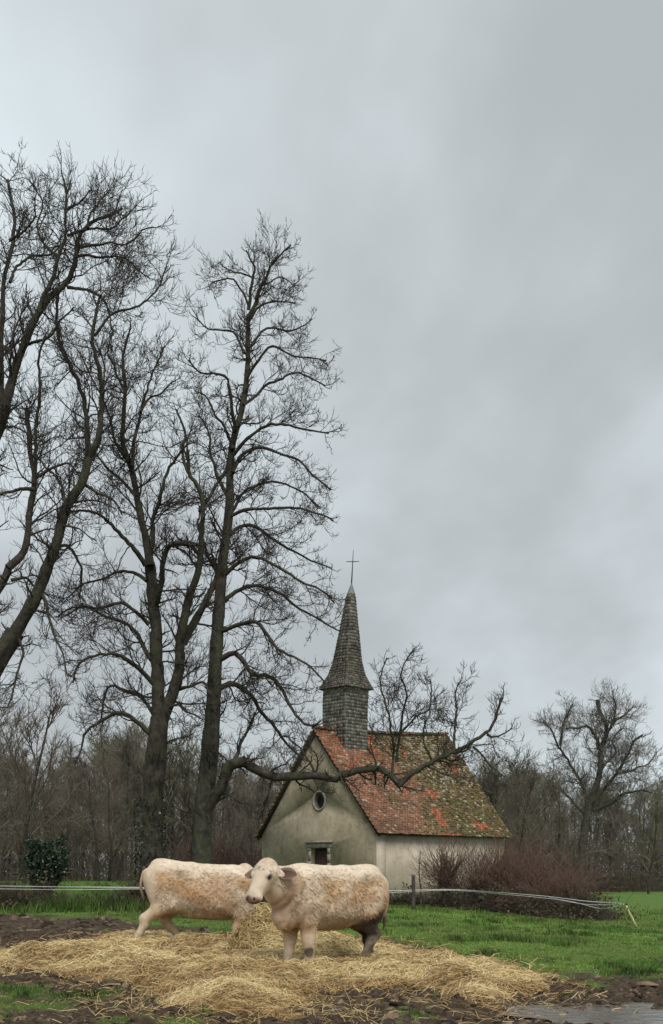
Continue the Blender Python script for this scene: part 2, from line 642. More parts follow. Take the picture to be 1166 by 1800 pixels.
def straw_cols(x, y, n):
    r = rng.random(n)[:, None]
    c = (1 - r) * np.array([.57, .415, .18]) + r * np.array([.80, .665, .385])
    brown = sstep(.42, .57, fbm(x * 1.1 + 3, y * .9, 71, 4, .6))
    ell = sstep(.35, -.1, S_SD(x, y))
    w = np.clip(.75 * brown + .55 * ell, 0, 1)[:, None] * (.35 + .65 * rng.random(n))[:, None]
    rust = np.array([.36, .20, .07])
    c = c * (1 - w) + rust * w
    dark = (rng.random(n) < .08 + .16 * brown)[:, None]
    return np.where(dark, c * .35, c)


def straw_mat():
    return mat_col('straw', .65, .3)


STRAW = straw_mat()


def strands(n, x, y, z, nrm, steep, lmin, lmax):
    az = rng.random(n) * 2 * math.pi
    if True:
        flow = fbm(x * 1.2, y * 1.2, 83, 2) * 2 * math.pi * 2
        az = np.where(rng.random(n) < .6, flow + rng.normal(0, .55, n), az)
    d = np.stack([np.cos(az), np.sin(az), 0 * az], 1)
    d = norm(d - (d * nrm).sum(-1, keepdims=True) * nrm)
    el = rng.normal(steep, .18, n)[:, None]
    d = norm(d * np.cos(el) + nrm * np.sin(el))
    Ln = (lmin + (lmax - lmin) * rng.random(n))[:, None]
    bend = norm(rng.normal(0, 1, (n, 3))) * .22
    c = np.stack([x, y, z], 1) + nrm * (.008 + .035 * rng.random(n) ** 2)[:, None]
    P0 = c - d * Ln * .5
    P1 = c + (bend + nrm * .06) * Ln * .6
    P2 = c + d * Ln * .5 - nrm * Ln * .05
    side = norm(np.cross(d, norm(nrm + .8 * rng.normal(0, 1, (n, 3)))))
    return P0, P1, P2, side


def surf_normal(f, x, y, e=.06):
    dx = (f(x + e, y) - f(x - e, y)) / (2 * e); dy = (f(x, y + e) - f(x, y - e)) / (2 * e)
    return norm(np.stack([-dx, -dy, np.ones_like(dx)], 1))


def bed_surface(x, y):
    return gz(x, y) + .01 + bed_h(x, y)


def heap_surface(x, y):
    return gz(x, y) + np.maximum(heap_h(x, y) + .09 * (fbm(x * 3, y * 3, 5, 3) - .5), -.05)


def under_sheet(name, f, mask, x0, x1, y0, y1, s):
    X, Y = np.meshgrid(np.arange(x0, x1, s), np.arange(y0, y1, s))
    Z = f(X, Y)
    ok = mask(X, Y)
    V = np.stack([X, Y, Z], -1).reshape(-1, 3)
    ny, nx = X.shape
    i = np.arange(ny * nx).reshape(ny, nx)
    Q = np.stack([i[:-1, :-1], i[:-1, 1:], i[1:, 1:], i[1:, :-1]], -1)
    k = ok[:-1, :-1] & ok[:-1, 1:] & ok[1:, 1:] & ok[1:, :-1]
    Q = Q[k]
    used = np.zeros(len(V), bool); used[Q.ravel()] = True
    remap = np.cumsum(used) - 1
    return mesh_np(name, V[used], remap[Q])


def make_straw():
    litter = mat_noise('straw_litter', [(.3, (.05, .03, .014)), (.5, (.20, .125, .048)), (.7, (.40, .28, .12))], 20, .8, 55, .9, .03, spec=.2)
    lo = STRAW_POLY.min(0) - .5; hi = STRAW_POLY.max(0) + .5
    bed = obj('straw_bed', under_sheet('straw_bed', bed_surface, lambda a, b: straw_sd(a, b) > -.03, lo[0], hi[0], lo[1], hi[1], .05), litter)
    tag(bed, 'wide bed of loose golden straw spread over the mud', 'straw', kind='stuff')
    n = 330000
    y = 1 / (1 / lo[1] + (1 / hi[1] - 1 / lo[1]) * rng.random(n))
    x = lo[0] + (hi[0] - lo[0]) * rng.random(n)
    sd = S_SD(x, y)
    dens = sstep(-.3, .25, sd) * .9 + .05 * sstep(-1.6, -.2, sd) + .004 * sstep(-4.5, -1, sd)
    dens = dens * (.25 + 1.1 * fbm(x * 1.9, y * 1.9, 19, 4, .6))
    k = rng.random(n) < dens
    x, y, sd = x[k], y[k], sd[k]
    n = len(x)
    f = Raster(lambda a, b: np.maximum(np.where(S_SD(a, b) > -.05, bed_surface(a, b), -9), G_HGT(a, b)), lo[0], hi[0], lo[1], hi[1], .05)
    z = f(x, y); nr = surf_normal(f, x, y)
    nr = norm(np.where(np.abs(nr[:, 2:3]) < .6, np.array([[0, 0, 1.0]]), nr))
    P0, P1, P2, s = strands(n, x, y, z, nr, .14, .12, .45)
    w = (.0024 + .0026 * rng.random(n)) * (y / 13) ** .6
    V, Q, T, C = ribbons(P0, P1, P2, s, w, straw_cols(x, y, n))
    st = obj('straw_stems', mesh_np('straw_stems', V, [Q, T], C, smooth=False), STRAW, bed)
    tag(st, kind='stuff')
    # the heap the cows feed from
    hp = obj('hay_heap', under_sheet('hay_heap', heap_surface, lambda a, b: heap_h(a, b) > .02, HEAP[0] - 2, HEAP[0] + 2, HEAP[1] - 1.6, HEAP[1] + 1.6, .05), litter)
    tag(hp, 'tall heap of loose straw between the two cows', 'hay heap', kind='stuff')
    n = 42000
    x = HEAP[0] + rng.uniform(-1.7, 1.8, n); y = HEAP[1] + rng.uniform(-1.3, 1.2, n)
    k = heap_h(x, y) > .03
    x, y = x[k], y[k]; n = len(x)
    z = heap_surface(x, y); nr = surf_normal(heap_surface, x, y)
    P0, P1, P2, s = strands(n, x, y, z, nr, .12, .16, .45)
    V, Q, T, C = ribbons(P0, P1, P2, s, .0045 + .003 * rng.random(n), straw_cols(x, y, n) * np.array([.98, 1.0, .95]))
    st = obj('straw_stems', mesh_np('straw_stems', V, [Q, T], C, smooth=False), STRAW, hp)
    tag(st, kind='stuff')


make_straw()


def make_clods():
    """trodden clods of mud and dung"""
    n = 15000
    y = 1 / (1 / 9.5 + (1 / 34 - 1 / 9.5) * rng.random(n))
    x = (rng.random(n) * 2 - 1) * (y * .33 + .6)
    k = (rng.random(n) < (1 - G_AMT(x, y)) ** 2 * (.25 + fbm(x * 1.5, y * 1.5, 15, 3))) & (np.where(y < 26, S_SD(x, y), -9) < .15)
    x, y = x[k], y[k]; n = len(x)
    S = rng.uniform(.014, .045, n) * (.7 + 1.1 * rng.random(n) ** 3) * (y / 14) ** 1.0
    a = np.arange(5) * 2 * math.pi / 5
    base = np.concatenate([np.stack([np.cos(a), np.sin(a), 0 * a - .4], 1), np.stack([.7 * np.cos(a + .5), .7 * np.sin(a + .5), 0 * a + .35], 1), [[.1, 0, .7]]])
    T = []
    for i in range(5):
        j = (i + 1) % 5
        T += [[i, j, 5 + i], [j, 5 + j, 5 + i], [5 + i, 5 + j, 10]]
    T = np.array(T)
    P = np.stack([x, y, G_HGT(x, y)], 1)
    V = P[:, None] + S[:, None, None] * base[None] * rng.uniform(.5, 1.5, (n, 11, 1)) * np.stack([rng.uniform(.8, 1.8, n), rng.uniform(.8, 1.5, n), rng.uniform(.5, 1.2, n)], 1)[:, None]
    c = np.array([.078, .056, .038]) * (.3 + 2.4 * rng.random((n, 1)) ** 2)
    c = np.where(rng.random((n, 1)) < .12, np.array([.10, .11, .04]), c)
    TT = (np.arange(n)[:, None, None] * 11 + T[None]).reshape(-1, 3)
    o = obj('mud_clods', mesh_np('mud_clods', V.reshape(-1, 3), TT, np.repeat(c, 11, 0), smooth=False), mat_col('mud_clods', .85, .12, 30, .3, 60, .5, .01))
    tag(o, 'trodden dark clods of mud around the straw', 'mud', kind='stuff')


make_clods()

# ------------------------------------------------------------------ chapel
C0 = np.array([1.95, 47.5])                     # near corner of the walls (plan)
DW = np.array([-.7071, .7071]); WID = 7.56      # along the gable front
DS = np.array([.766, .643]); LEN = 8.52         # along the side wall
GZ0 = 0.12                                      # ground line of the walls
WALL_Z, APEX_Z = 3.6, 8.22
RISE_BACK = 0.45                                # the old ridge climbs a little to the back
NF = np.array([-.7071, -.7071, 0])              # outward normal of the gable front
NS_ = norm(np.array([.643, -.766, 0]))          # outward normal of the visible side wall


def plan(u, s, z):
    """u metres along the front, s metres along the side"""
    p = C0 + DW * u + DS * s
    return np.array([p[0], p[1], z])


def plaster(name, stops, stain):
    m, t, b = new_mat(name)
    n = noise_node(t, .9, 8, .62)
    r = ramp_node(t, n.outputs['Fac'], stops)
    n2 = noise_node(t, 4.2, 9, .7, dist=.6)
    st = ramp_node(t, n2.outputs['Fac'], [(.50, (0, 0, 0)), (.68, (1, 1, 1))])
    f = N(t, 'ShaderNodeMath', operation='MULTIPLY')
    t.links.new(st.outputs[0], f.inputs[0]); f.inputs[1].default_value = stain[1]
    c = mixc(t, f.outputs[0], r.outputs[0], stain[0])
    # rain streaks
    g = N(t, 'ShaderNodeNewGeometry'); mp = N(t, 'ShaderNodeMapping')
    mp.inputs['Scale'].default_value = (2.2, 2.2, .6)
    t.links.new(g.outputs['Position'], mp.inputs[0])
    n3 = noise_node(t, 1.2, 6, .6, vec=mp.outputs[0])
    s3 = ramp_node(t, n3.outputs['Fac'], [(.35, (.84, .83, .81)), (.6, (1.0, 1.0, 1.0))])
    c = mixc(t, .8, c, s3.outputs[0], 'MULTIPLY')
    t.links.new(c, b.inputs['Base Color'])
    b.inputs['Roughness'].default_value = .92
    b.inputs['Specular IOR Level'].default_value = .15
    n4 = noise_node(t, 14, 8, .65)
    bump(t, b, n4.outputs['Fac'], .35, .03)
    return m


M_FRONT = plaster('gable_plaster', [(.3, (.28, .24, .168)), (.5, (.385, .33, .235)), (.7, (.46, .40, .295))], ((.15, .13, .082), .65))
M_SIDE = plaster('side_plaster', [(.3, (.47, .40, .31)), (.55, (.56, .49, .39)), (.75, (.62, .55, .45))], ((.25, .19, .12), .35))
M_STONE = mat_noise('weathered_stone', [(.3, (.21, .19, .155)), (.7, (.42, .39, .33))], 6, .9, 25, .4, .02)
M_DOOR = mat_noise('old_door_wood', [(.3, (.045, .026, .020)), (.7, (.10, .062, .047))], 9, .8, 30, .5, .01, stretch=(3, 3, .4))
M_DARK = mat_noise('dark_timber', [(.3, (.02, .017, .014)), (.7, (.05, .043, .035))], 8, .85, 30, .4, .01)
M_GLASS, _t, _b = new_mat('dark_glass')
_b.inputs['Base Color'].default_value = (.018, .022, .024, 1)
_b.inputs['Roughness'].default_value = .12
M_TILE = mat_col('clay_tiles', .85, .2, 7, .28, 45, .5, .012)
M_SHINGLE = mat_col('oak_shingles', .8, .25, 9, .25, 60, .5, .01)
M_MOSS = mat_col('roof_moss', .95, .1, 20, .3, 50, .8, .02)

chapel = tag(empty('chapel', plan(WID / 2, 0, GZ0)), 'small old stone chapel with mossy tiled roof and shingled steeple', 'chapel')
CO = np.array(chapel.location)


def cobj(name, me, mat, parent=None):
    """a part given in world coordinates, hung under the chapel"""
    o = obj(name, me, mat, parent or chapel)
    if parent is None:
        o.location = -CO
    return o


def flat_wall(name, outer, holes, to3, thick, inward):
    """a wall with openings: outline and holes in wall coordinates, extruded inward"""
    loops = [outer] + holes
    flat = [p for l in loops for p in l]
    tris = tessellate_polygon([[Vector((p[0], p[1], 0)) for p in l] for l in loops])
    A = np.array([to3(*p) for p in flat]); B = A + np.asarray(inward) * thick
    n = len(flat)
    T = np.array([list(t) for t in tris])
    a, b_, c = A[T[:, 0]], A[T[:, 1]], A[T[:, 2]]
    flip = (np.cross(b_ - a, c - a) @ np.asarray(inward)) > 0
    T[flip] = T[flip][:, ::-1]
    Q, o = [], 0
    for l in loops:
        k = len(l)
        for i in range(k):
            Q.append([o + i, o + (i + 1) % k, n + o + (i + 1) % k, n + o + i])
        o += k
    me = mesh_np(name, np.vstack([A, B]), [np.vstack([T, T[:, ::-1] + n]), np.array(Q)], smooth=False)
    import bmesh
    bm = bmesh.new(); bm.from_mesh(me); bmesh.ops.recalc_face_normals(bm, faces=bm.faces); bm.to_mesh(me); bm.free()
    return me


DU0, DU1, DTOP = 3.02, 4.10, 2.80
OU, OZ, ORX, ORZ = 3.56, 4.98, .34, .38
NIN = -NF
oc_a = np.linspace(0, 2 * math.pi, 28, endpoint=False)


def front_wall():
    outer = [(0, GZ0 - .4), (WID, GZ0 - .4), (WID, WALL_Z), (WID / 2 + .05, APEX_Z), (WID / 2 - .05, APEX_Z), (0, WALL_Z)]
    door = [(DU0, GZ0 + .1), (DU1, GZ0 + .1), (DU1, DTOP), (DU0, DTOP)]
    oc = [(OU + ORX * math.cos(a), OZ + ORZ * math.sin(a)) for a in oc_a]
    me = flat_wall('gable_wall', outer, [door, oc], lambda u, z: plan(u, 0, z), .55, NIN)
    return cobj('gable_wall', me, M_FRONT)


gable = front_wall()
back = cobj('rear_wall', flat_wall('rear_wall', [(0, GZ0 - .4), (WID, GZ0 - .4), (WID, WALL_Z), (WID / 2, APEX_Z + RISE_BACK), (0, WALL_Z)], [], lambda u, z: plan(u, LEN - .5, z), .5, (*DS, 0)), M_FRONT)
side = cobj('side_wall', flat_wall('side_wall', [(.556, GZ0 - .4), (LEN - .51, GZ0 - .4), (LEN - .51, WALL_Z - .05), (.556, WALL_Z - .05)], [], lambda s, z: plan(0, s, z) - NS_ * .02, .5, -NS_), M_SIDE)
side2 = cobj('side_wall', flat_wall('side_wall_far', [(.556, GZ0 - .4), (LEN - .51, GZ0 - .4), (LEN - .51, WALL_Z - .05), (.556, WALL_Z - .05)], [], lambda s, z: plan(WID, s, z) + NS_ * .02, .5, NS_), M_SIDE)
# corner strips of the front: rendered in the pale plaster as on the side
V1, Q1 = boxes([plan(0.0, .30, (GZ0 - .4 + WALL_Z - .1) / 2) + NS_ * .0], [(*DS, 0)], [(0, 0, 1)], [NS_], .27, (WALL_Z - .1 - GZ0 + .4) / 2, .03)
cobj('corner_strip', mesh_np('corner_strip', V1, Q1, smooth=False), M_SIDE)


def front_box(name, u0, u1, z0, z1, d0, d1, mat, parent=None):
    """box on the gable front, d metres outward"""
    c = plan((u0 + u1) / 2, 0, (z0 + z1) / 2) + NF * (d0 + d1) / 2
    me = box_mesh(name, c, (*DW, 0), (0, 0, 1), NF, abs(u1 - u0) / 2, (z1 - z0) / 2, abs(d1 - d0) / 2)
    return cobj(name, me, mat, parent)


# door with planks, jambs, lintel and drip hood
door = cobj('door', box_mesh('door', plan((DU0 + DU1) / 2, 0, (GZ0 + .12 + DTOP) / 2) - NF * .33, (*DW, 0), (0, 0, 1), NF, (DU1 - DU0) / 2 - .01, (DTOP - GZ0 - .14) / 2, .03), M_DARK)
for i in range(6):
    w = (DU1 - DU0 - .04) / 6
    u = DU0 + .02 + w * i
    front_box('plank', u + .008, u + w - .008, GZ0 + .14, DTOP - .03, -.30, -.262, M_DOOR, door)
sur = front_box('door_surround', DU0 - .28, DU1 + .28, DTOP + .002, DTOP + .23, -.04, .035, M_STONE)
front_box('drip_hood', DU0 - .36, DU1 + .34, DTOP + .235, DTOP + .31, -.04, .11, M_STONE, sur)
rs = random.Random(4)
for side_ in (0, 1):
    z = GZ0
    while z < DTOP - .02:
        h = min(rs.uniform(.3, .5), DTOP - z)
        e = rs.uniform(.16, .30)
        if side_:
            front_box('jamb_stone', DU1 + .002, DU1 + e, z + .006, z + h - .006, -.2, .028, M_STONE, sur)
        else:
            front_box('jamb_stone', DU0 - e, DU0 - .002, z + .006, z + h - .006, -.2, .028, M_STONE, sur)
        z += h
front_box('threshold', DU0 - .3, DU1 + .3, GZ0 - .2, GZ0 + .09, -.4, .35, M_STONE)


def ring_mesh():
    P = []
    for k, (m, d) in enumerate([(1.0, -.3), (1.0, .03), (1.26, .03), (1.28, -.05)]):
        P.append([plan(OU + (ORX * m if m == 1 else ORX + .095 * (m - 1) / .27) * math.cos(a), 0, OZ + (ORZ * m if m == 1 else ORZ + .095 * (m - 1) / .27) * math.sin(a)) + NF * d for a in oc_a])
    P = np.array(P); n = len(oc_a)
    i = np.arange(4 * n).reshape(4, n)
    Q = np.stack([i[:-1], np.roll(i[:-1], -1, 1), np.roll(i[1:], -1, 1), i[1:]], -1).reshape(-1, 4)
    return mesh_np('oculus_window', P.reshape(-1, 3), Q, smooth=False)


ocu = cobj('oculus_window', ring_mesh(), M_STONE)
pv = np.array([plan(OU + ORX * 1.02 * math.cos(a), 0, OZ + ORZ * 1.02 * math.sin(a)) - NF * .26 for a in oc_a])
cobj('pane', mesh_np('pane', pv, np.arange(len(oc_a))[None], smooth=False), M_GLASS, ocu)
front_box('glazing_bar', OU - .02, OU + .02, OZ - ORZ, OZ + ORZ, -.25, -.21, M_DARK, ocu)
front_box('glazing_bar', OU - ORX, OU - .022, OZ - .018, OZ + .018, -.25, -.21, M_DARK, ocu)
front_box('glazing_bar', OU + .022, OU + ORX, OZ - .018, OZ + .018, -.25, -.21, M_DARK, ocu)

# roof: each slope is a slightly twisted sheet between eave and ridge
OVER = .34
TANP = (APEX_Z - WALL_Z) / (WID / 2)


def slope_pt(u, v, sgn):
    """u 0 front .. 1 back, v 0 eave .. 1 ridge; sgn 0 the slope that faces the field, 1 the hidden one"""
    u = np.asarray(u, float); v = np.asarray(v, float)
    s = -.16 + u * (LEN + .34)
    half = WID / 2 + OVER
    a = -OVER + v * half                       # metres in from the wall line
    if sgn:
        a = WID - a
    z0 = WALL_Z - OVER * TANP + .10
    z1 = APEX_Z + .12 + RISE_BACK * u - .10 * np.sin(math.pi * u)
    kick = .10 * (1 - v) ** 6 - .07 * np.sin(math.pi * v) * np.sin(math.pi * u)
    z = z0 + (z1 - z0) * v + kick
    return np.stack([C0[0] + DW[0] * a + DS[0] * s, C0[1] + DW[1] * a + DS[1] * s, z + 0 * s], -1)


def slope_frame(u, v, sgn, e=.01):
    A = norm(slope_pt(u + e, v, sgn) - slope_pt(u - e, v, sgn))
    B = norm(slope_pt(u, v + e, sgn) - slope_pt(u, v - e, sgn))
    Nn = norm(np.cross(A, B))
    Nn = np.where(Nn[..., 2:3] < 0, -Nn, Nn)
    return A, B, Nn


roof_deck_parts = []
for sgn in (0, 1):
    U, Vv = np.meshgrid(np.linspace(.006, .994, 13), np.linspace(.012, 1, 9))
    top = slope_pt(U, Vv, sgn)
    A, B, Nn = slope_frame(U, Vv, sgn)
    a = (top - Nn * .03).reshape(-1, 3); b_ = (top - Nn * .11).reshape(-1, 3)
    ny, nx = U.shape
    i = np.arange(ny * nx).reshape(ny, nx); n = ny * nx
    Q = np.stack([i[:-1, :-1], i[:-1, 1:], i[1:, 1:], i[1:, :-1]], -1).reshape(-1, 4)
    rim = np.concatenate([i[0, :], i[1:, -1], i[-1, -2::-1], i[-2:0:-1, 0]])
    S = np.stack([rim, np.roll(rim, -1), np.roll(rim, -1) + n, rim + n], 1)
    roof_deck_parts.append((np.vstack([a, b_]), np.vstack([Q, Q + n, S])))
roofV, roofQ = join_arrays(roof_deck_parts)
roof = cobj('roof', mesh_np('roof', roofV, roofQ, smooth=False), M_DARK)

ORANGE = [(.385, .43, .034, .022), (.58, .415, .034, .030), (.52, .235, .026, .045), (.50, .135, .040, .040), (.52, .012, .085, .012),
          (.77, .135, .026, .022), (.815, .10, .040, .028), (.36, .93, .035, .06), (.345, .80, .03, .05), (.48, .88, .012, .02), (.56, .80, .015, .03), (.88, .66, .03, .03)]


def tile_colours(u, v, n, sgn):
    r = rng.random(n)
    m = sstep(.20, .72, u + .85 * (fbm(u * 8, v * 7, 121, 4) - .5) + .06 * sstep(.35, .1, v) + .10 * sstep(.75, 1, v))
    if sgn:
        m = np.maximum(m, .6)
    red = np.stack([.18 + .20 * r, .095 + .095 * r, .058 + .062 * r], 1)
    brown = np.array([.135, .082, .052])
    mixb = sstep(.45, .7, fbm(u * 9 + 4, v * 9, 133, 3))[:, None]
    c = red * (1 - .7 * mixb) + brown * .7 * mixb
    moss = np.array([.105, .105, .034]) * (.7 + .8 * rng.random(n))[:, None]
    drk = np.array([.105, .078, .050]) * (.6 + .7 * rng.random(n))[:, None]
    ml = np.where((rng.random(n) < .5)[:, None], drk, moss)
    w = (m * (.55 + .45 * rng.random(n)))[:, None]
    c = c * (1 - w) + ml * w
    lich = (rng.random(n) < .10 + .24 * m * (.35 + sstep(.35, .9, v)))[:, None]
    c = np.where(lich, np.array([.34, .285, .21]) * (.6 + .6 * rng.random(n))[:, None], c)
    fresh = np.zeros(n, bool)
    if not sgn:
        for (cu, cv, ru, rv) in ORANGE:
            fresh |= (np.hypot((u - cu) / ru, (v - cv) / rv) < .75 + .7 * rng.random(n)) & (rng.random(n) < .85)
        edge = (v > .90) & (u < .2) | (u < .30) & (v > .6)
        c = np.where((edge & (rng.random(n) < .22))[:, None], np.array([.34, .13, .07]), c)
    return c, m, fresh


TW, TE = .165, .125     # tile width, visible course height


def tile_mesh_at(C, A, B, Nn, w, l, th):
    return boxes(C, A, B, Nn, w, l, th)


def build_tiles():
    half_len = float(np.linalg.norm(slope_pt(.5, 1, 0) - slope_pt(.5, 0, 0)))
    rows = int(half_len / TE); ncol = int((LEN + .34) / TW)
    shared = None
    mossP, mossS, mossC = [], [], []
    for sgn in (0, 1):
        rr, cc = np.meshgrid(np.arange(rows), np.arange(ncol + 1), indexing='ij')
        v = ((rr + .42) / rows).ravel()
        u = ((cc + .5 * (rr % 2)) / ncol).ravel()
        n = len(u)
        u = np.clip(u + rng.normal(0, .0012, n), 0.004, .996)
        v = v + rng.normal(0, .0016, n)
        P = slope_pt(u, v, sgn)
        A, B, Nn = slope_frame(u, v, sgn)
        tilt = .18 + rng.normal(0, .07, n)           # lower edge of each tile lifts off the one below
        roll = rng.normal(0, .05, n)
        B2 = norm(B - Nn * tilt[:, None]); N2 = norm(Nn + B * tilt[:, None])
        A2 = norm(A + B * roll[:, None]); B2 = norm(B2 - A2 * (A2 * B2).sum(-1, keepdims=True)); N2 = np.cross(A2, B2)
        N2 = np.where((N2 * Nn).sum(-1, keepdims=True) < 0, -N2, N2)
        w = np.full(n, TW * .49) * rng.uniform(.93, 1.0, n); l = np.full(n, TE * .68) * rng.uniform(.94, 1.05, n); th = np.full(n, .016) * rng.uniform(.8, 1.5, n)
        C = P + N2 * (.006 + .010 * rng.random(n))[:, None]
        col, m, fresh = tile_colours(u, v, n, sgn)
        k = ~fresh
        V, Q = boxes(C[k], A2[k], B2[k], N2[k], w[k], l[k], th[k])
        jit = np.repeat(col[k], 8, axis=0)
        tag(cobj('roof_tiles', mesh_np('roof_tiles', V, Q, jit, smooth=False), M_TILE, roof), kind='stuff')
        idx = np.where(fresh)[0]
        for i in idx:                                   # the bright replacement tiles can be told apart
            if shared is None:
                shared = []
                for q in range(4):
                    Vb, Qb = boxes(np.zeros((1, 3)), [[1, 0, 0]], [[0, 1, 0]], [[0, 0, 1]], TW * .48, TE * .66, .014)
                    oc = np.array([[.42, .14, .07], [.34, .115, .06], [.46, .165, .085], [.29, .10, .055]][q])
                    me = mesh_np('roof_tile', Vb, Qb, np.repeat(oc[None], 8, 0), smooth=False)
                    me.materials.append(M_TILE); shared.append(me)
            o = bpy.data.objects.new('roof_tile', shared[i % 4]); COL.objects.link(o); o.parent = roof
            M3 = Matrix((A2[i], B2[i], np.cross(A2[i], B2[i]))).transposed().to_4x4()
            M3.translation = Vector(C[i] + N2[i] * .008)
            o.matrix_local = M3
        # moss cushions on the damp part of the roof
        kk = (m > .35) & (rng.random(n) < (.5 if not sgn else .3)) & k
        mossP.append(C[kk] + N2[kk] * .012 + A2[kk] * rng.uniform(-.08, .08, (kk.sum(), 1)) - B2[kk] * (TE * rng.uniform(.1, .6, (kk.sum(), 1))))
        mossS.append(rng.uniform(.025, .062, kk.sum()))
        g = rng.random(kk.sum())[:, None]
        mossC.append(np.where(g < .55, np.array([.11, .115, .034]), np.where(g < .8, np.array([.17, .155, .058]), np.array([.06, .062, .026]))) * (.7 + .6 * rng.random((kk.sum(), 1))))
        if sgn == 0:
            global SL0
            SL0 = Nn[0]
    P = np.concatenate(mossP); S = np.concatenate(mossS); Cc = np.concatenate(mossC)
    # low six-sided cushions
    a = np.arange(6) * math.pi / 3
    base = np.concatenate([np.stack([np.cos(a), np.sin(a), 0 * a - .35], 1), np.stack([.62 * np.cos(a + .3), .62 * np.sin(a + .3), 0 * a + .38], 1), [[0, 0, .55]]])
    T = []
    for i in range(6):
        j = (i + 1) % 6
        T += [[i, j, 6 + j], [i, 6 + j, 6 + i], [6 + i, 6 + j, 12]]
    T = np.array(T)
    n = len(P)
    V = P[:, None, :] + S[:, None, None] * base[None] * rng.uniform(.7, 1.3, (n, 13, 1)) * np.array([1.5, 1.5, 1.0])
    TT = (np.arange(n)[:, None, None] * 13 + T[None]).reshape(-1, 3)
    tag(cobj('moss', mesh_np('moss', V.reshape(-1, 3), TT, np.repeat(Cc, 13, 0)), M_MOSS, roof), kind='stuff')


build_tiles()


def ridge_tiles():
    n = 26
    k = 9
    a = np.linspace(-.1, math.pi + .1, k)
    prof = np.stack([np.cos(a) * .15, np.sin(a) * .12 - .04], 1)
    V = []
    for x in (0, 1):
        for r in (1.0, .86):
            V += [(x * .36, p[0] * r, p[1] * r) for p in prof]
    i = np.arange(4 * k).reshape(2, 2, k)
    Q = [[i[0, 0, j], i[0, 0, j + 1], i[1, 0, j + 1], i[1, 0, j]] for j in range(k - 1)]
    Q += [[i[0, 1, j + 1], i[0, 1, j], i[1, 1, j], i[1, 1, j + 1]] for j in range(k - 1)]
    Q += [[i[0, 0, j + 1], i[0, 0, j], i[0, 1, j], i[0, 1, j + 1]] for j in range(k - 1)] + [[i[1, 0, j], i[1, 0, j + 1], i[1, 1, j + 1], i[1, 1, j]] for j in range(k - 1)]
    mes = []
    for c in [(.11, .085, .05), (.085, .08, .04), (.20, .09, .05), (.22, .20, .15), (.06, .06, .03)]:
        me = mesh_np('ridge_tile', np.array(V), np.array(Q), np.repeat(np.array([c]), len(V), 0))
        me.materials.append(M_TILE); mes.append(me)
    for i in range(n):
        u = i / n
        p = slope_pt(u, 1.0, 0); q = slope_pt(min(u + .02, 1), 1.0, 0)
        o = bpy.data.objects.new('ridge_tile', mes[rs.randrange(5)]); COL.objects.link(o); o.parent = roof
        x = Vector(q - p).normalized(); y = Vector((-x.y, x.x, 0)).normalized(); z = x.cross(y)
        y = (y + z * rs.uniform(-.08, .08)).normalized(); z = x.cross(y)
        M = Matrix((x, y, z)).transposed().to_4x4(); M.translation = Vector(p) + Vector((0, 0, .05 + rs.uniform(-.012, .02)))
        o.matrix_local = M


ridge_tiles()

# eave board and verge boards
pe = [slope_pt(np.array(u), np.array(.03), 0) + np.array([0, 0, -.13]) for u in (.01, .99)]
d = norm(pe[1] - pe[0])
cobj('eave_board', box_mesh('eave_board', (pe[0] + pe[1]) / 2, d, NS_, (0, 0, 1), float(np.linalg.norm(pe[1] - pe[0]) / 2), .02, .055), M_DARK)
for sgn in (0, 1):
    a_, b_ = [slope_pt(np.array(.012), np.array(v), sgn) + np.array([0, 0, -.20]) for v in (.02, .985)]
    d = norm(b_ - a_); up = norm(np.cross(d, NF))
    cobj('verge_board', box_mesh('verge_board', (a_ + b_) / 2, d, up, NF, float(np.linalg.norm(b_ - a_) / 2), .045, .03), M_DARK)

# ------------------------------------------------------------------ steeple
TC = C0 + DW * WID / 2 + DS * 1.79
T0Z, T1Z = 7.0, 10.50
LEAN = .30            # metres the tip leans over to the right


def lean(P):
    P = np.array(P, float)
    k = np.clip((P[..., 2] - 9.6) / 5.7, 0, 1.4)
    P[..., 0] += LEAN * k
    return P


def ring8(rc, rm, z):
    """corner radius, mid-side radius; corners lie along the plan diagonals of the chapel axes"""
    out = []
    for i in range(8):
        ang = math.atan2(DW[1], DW[0]) + math.pi / 4 + i * math.pi / 4
        r = rc if i % 2 == 0 else rm
        out.append((TC[0] + r * math.cos(ang), TC[1] + r * math.sin(ang), z))
    return np.array(out)


SPZ = np.array([10.36, 10.62, 11.05, 11.65, 12.2, 12.7, 13.3, 13.85, 14.4, 14.72, 14.95, 15.15])
SPR = np.array([1.31, 1.13, .88, .69, .60, .525, .43, .345, .27, .225, .165, .10])
SPB = sstep(10.7, 12.6, SPZ)


def spire_ring(z):
    rc = np.interp(z, SPZ, SPR); b = np.interp(z, SPZ, SPB)
    rm = rc * ((1 - b) * .7071 + b * .955)
    return ring8(rc, rm, z)


core = []
zz = [T0Z, T1Z]
tower_rings = [ring8(1.06 * (1.0 + .02 * (z - 9) / 3), .75 * (1.0 + .02 * (z - 9) / 3), z) for z in zz]
rings = tower_rings + [spire_ring(z) for z in SPZ] + [spire_ring(15.15) * [0, 0, 1] + np.array([TC[0], TC[1], 0])]
rings[-1][:, 2] = 15.3
Vc = lean(np.array(rings)); nr = len(rings)
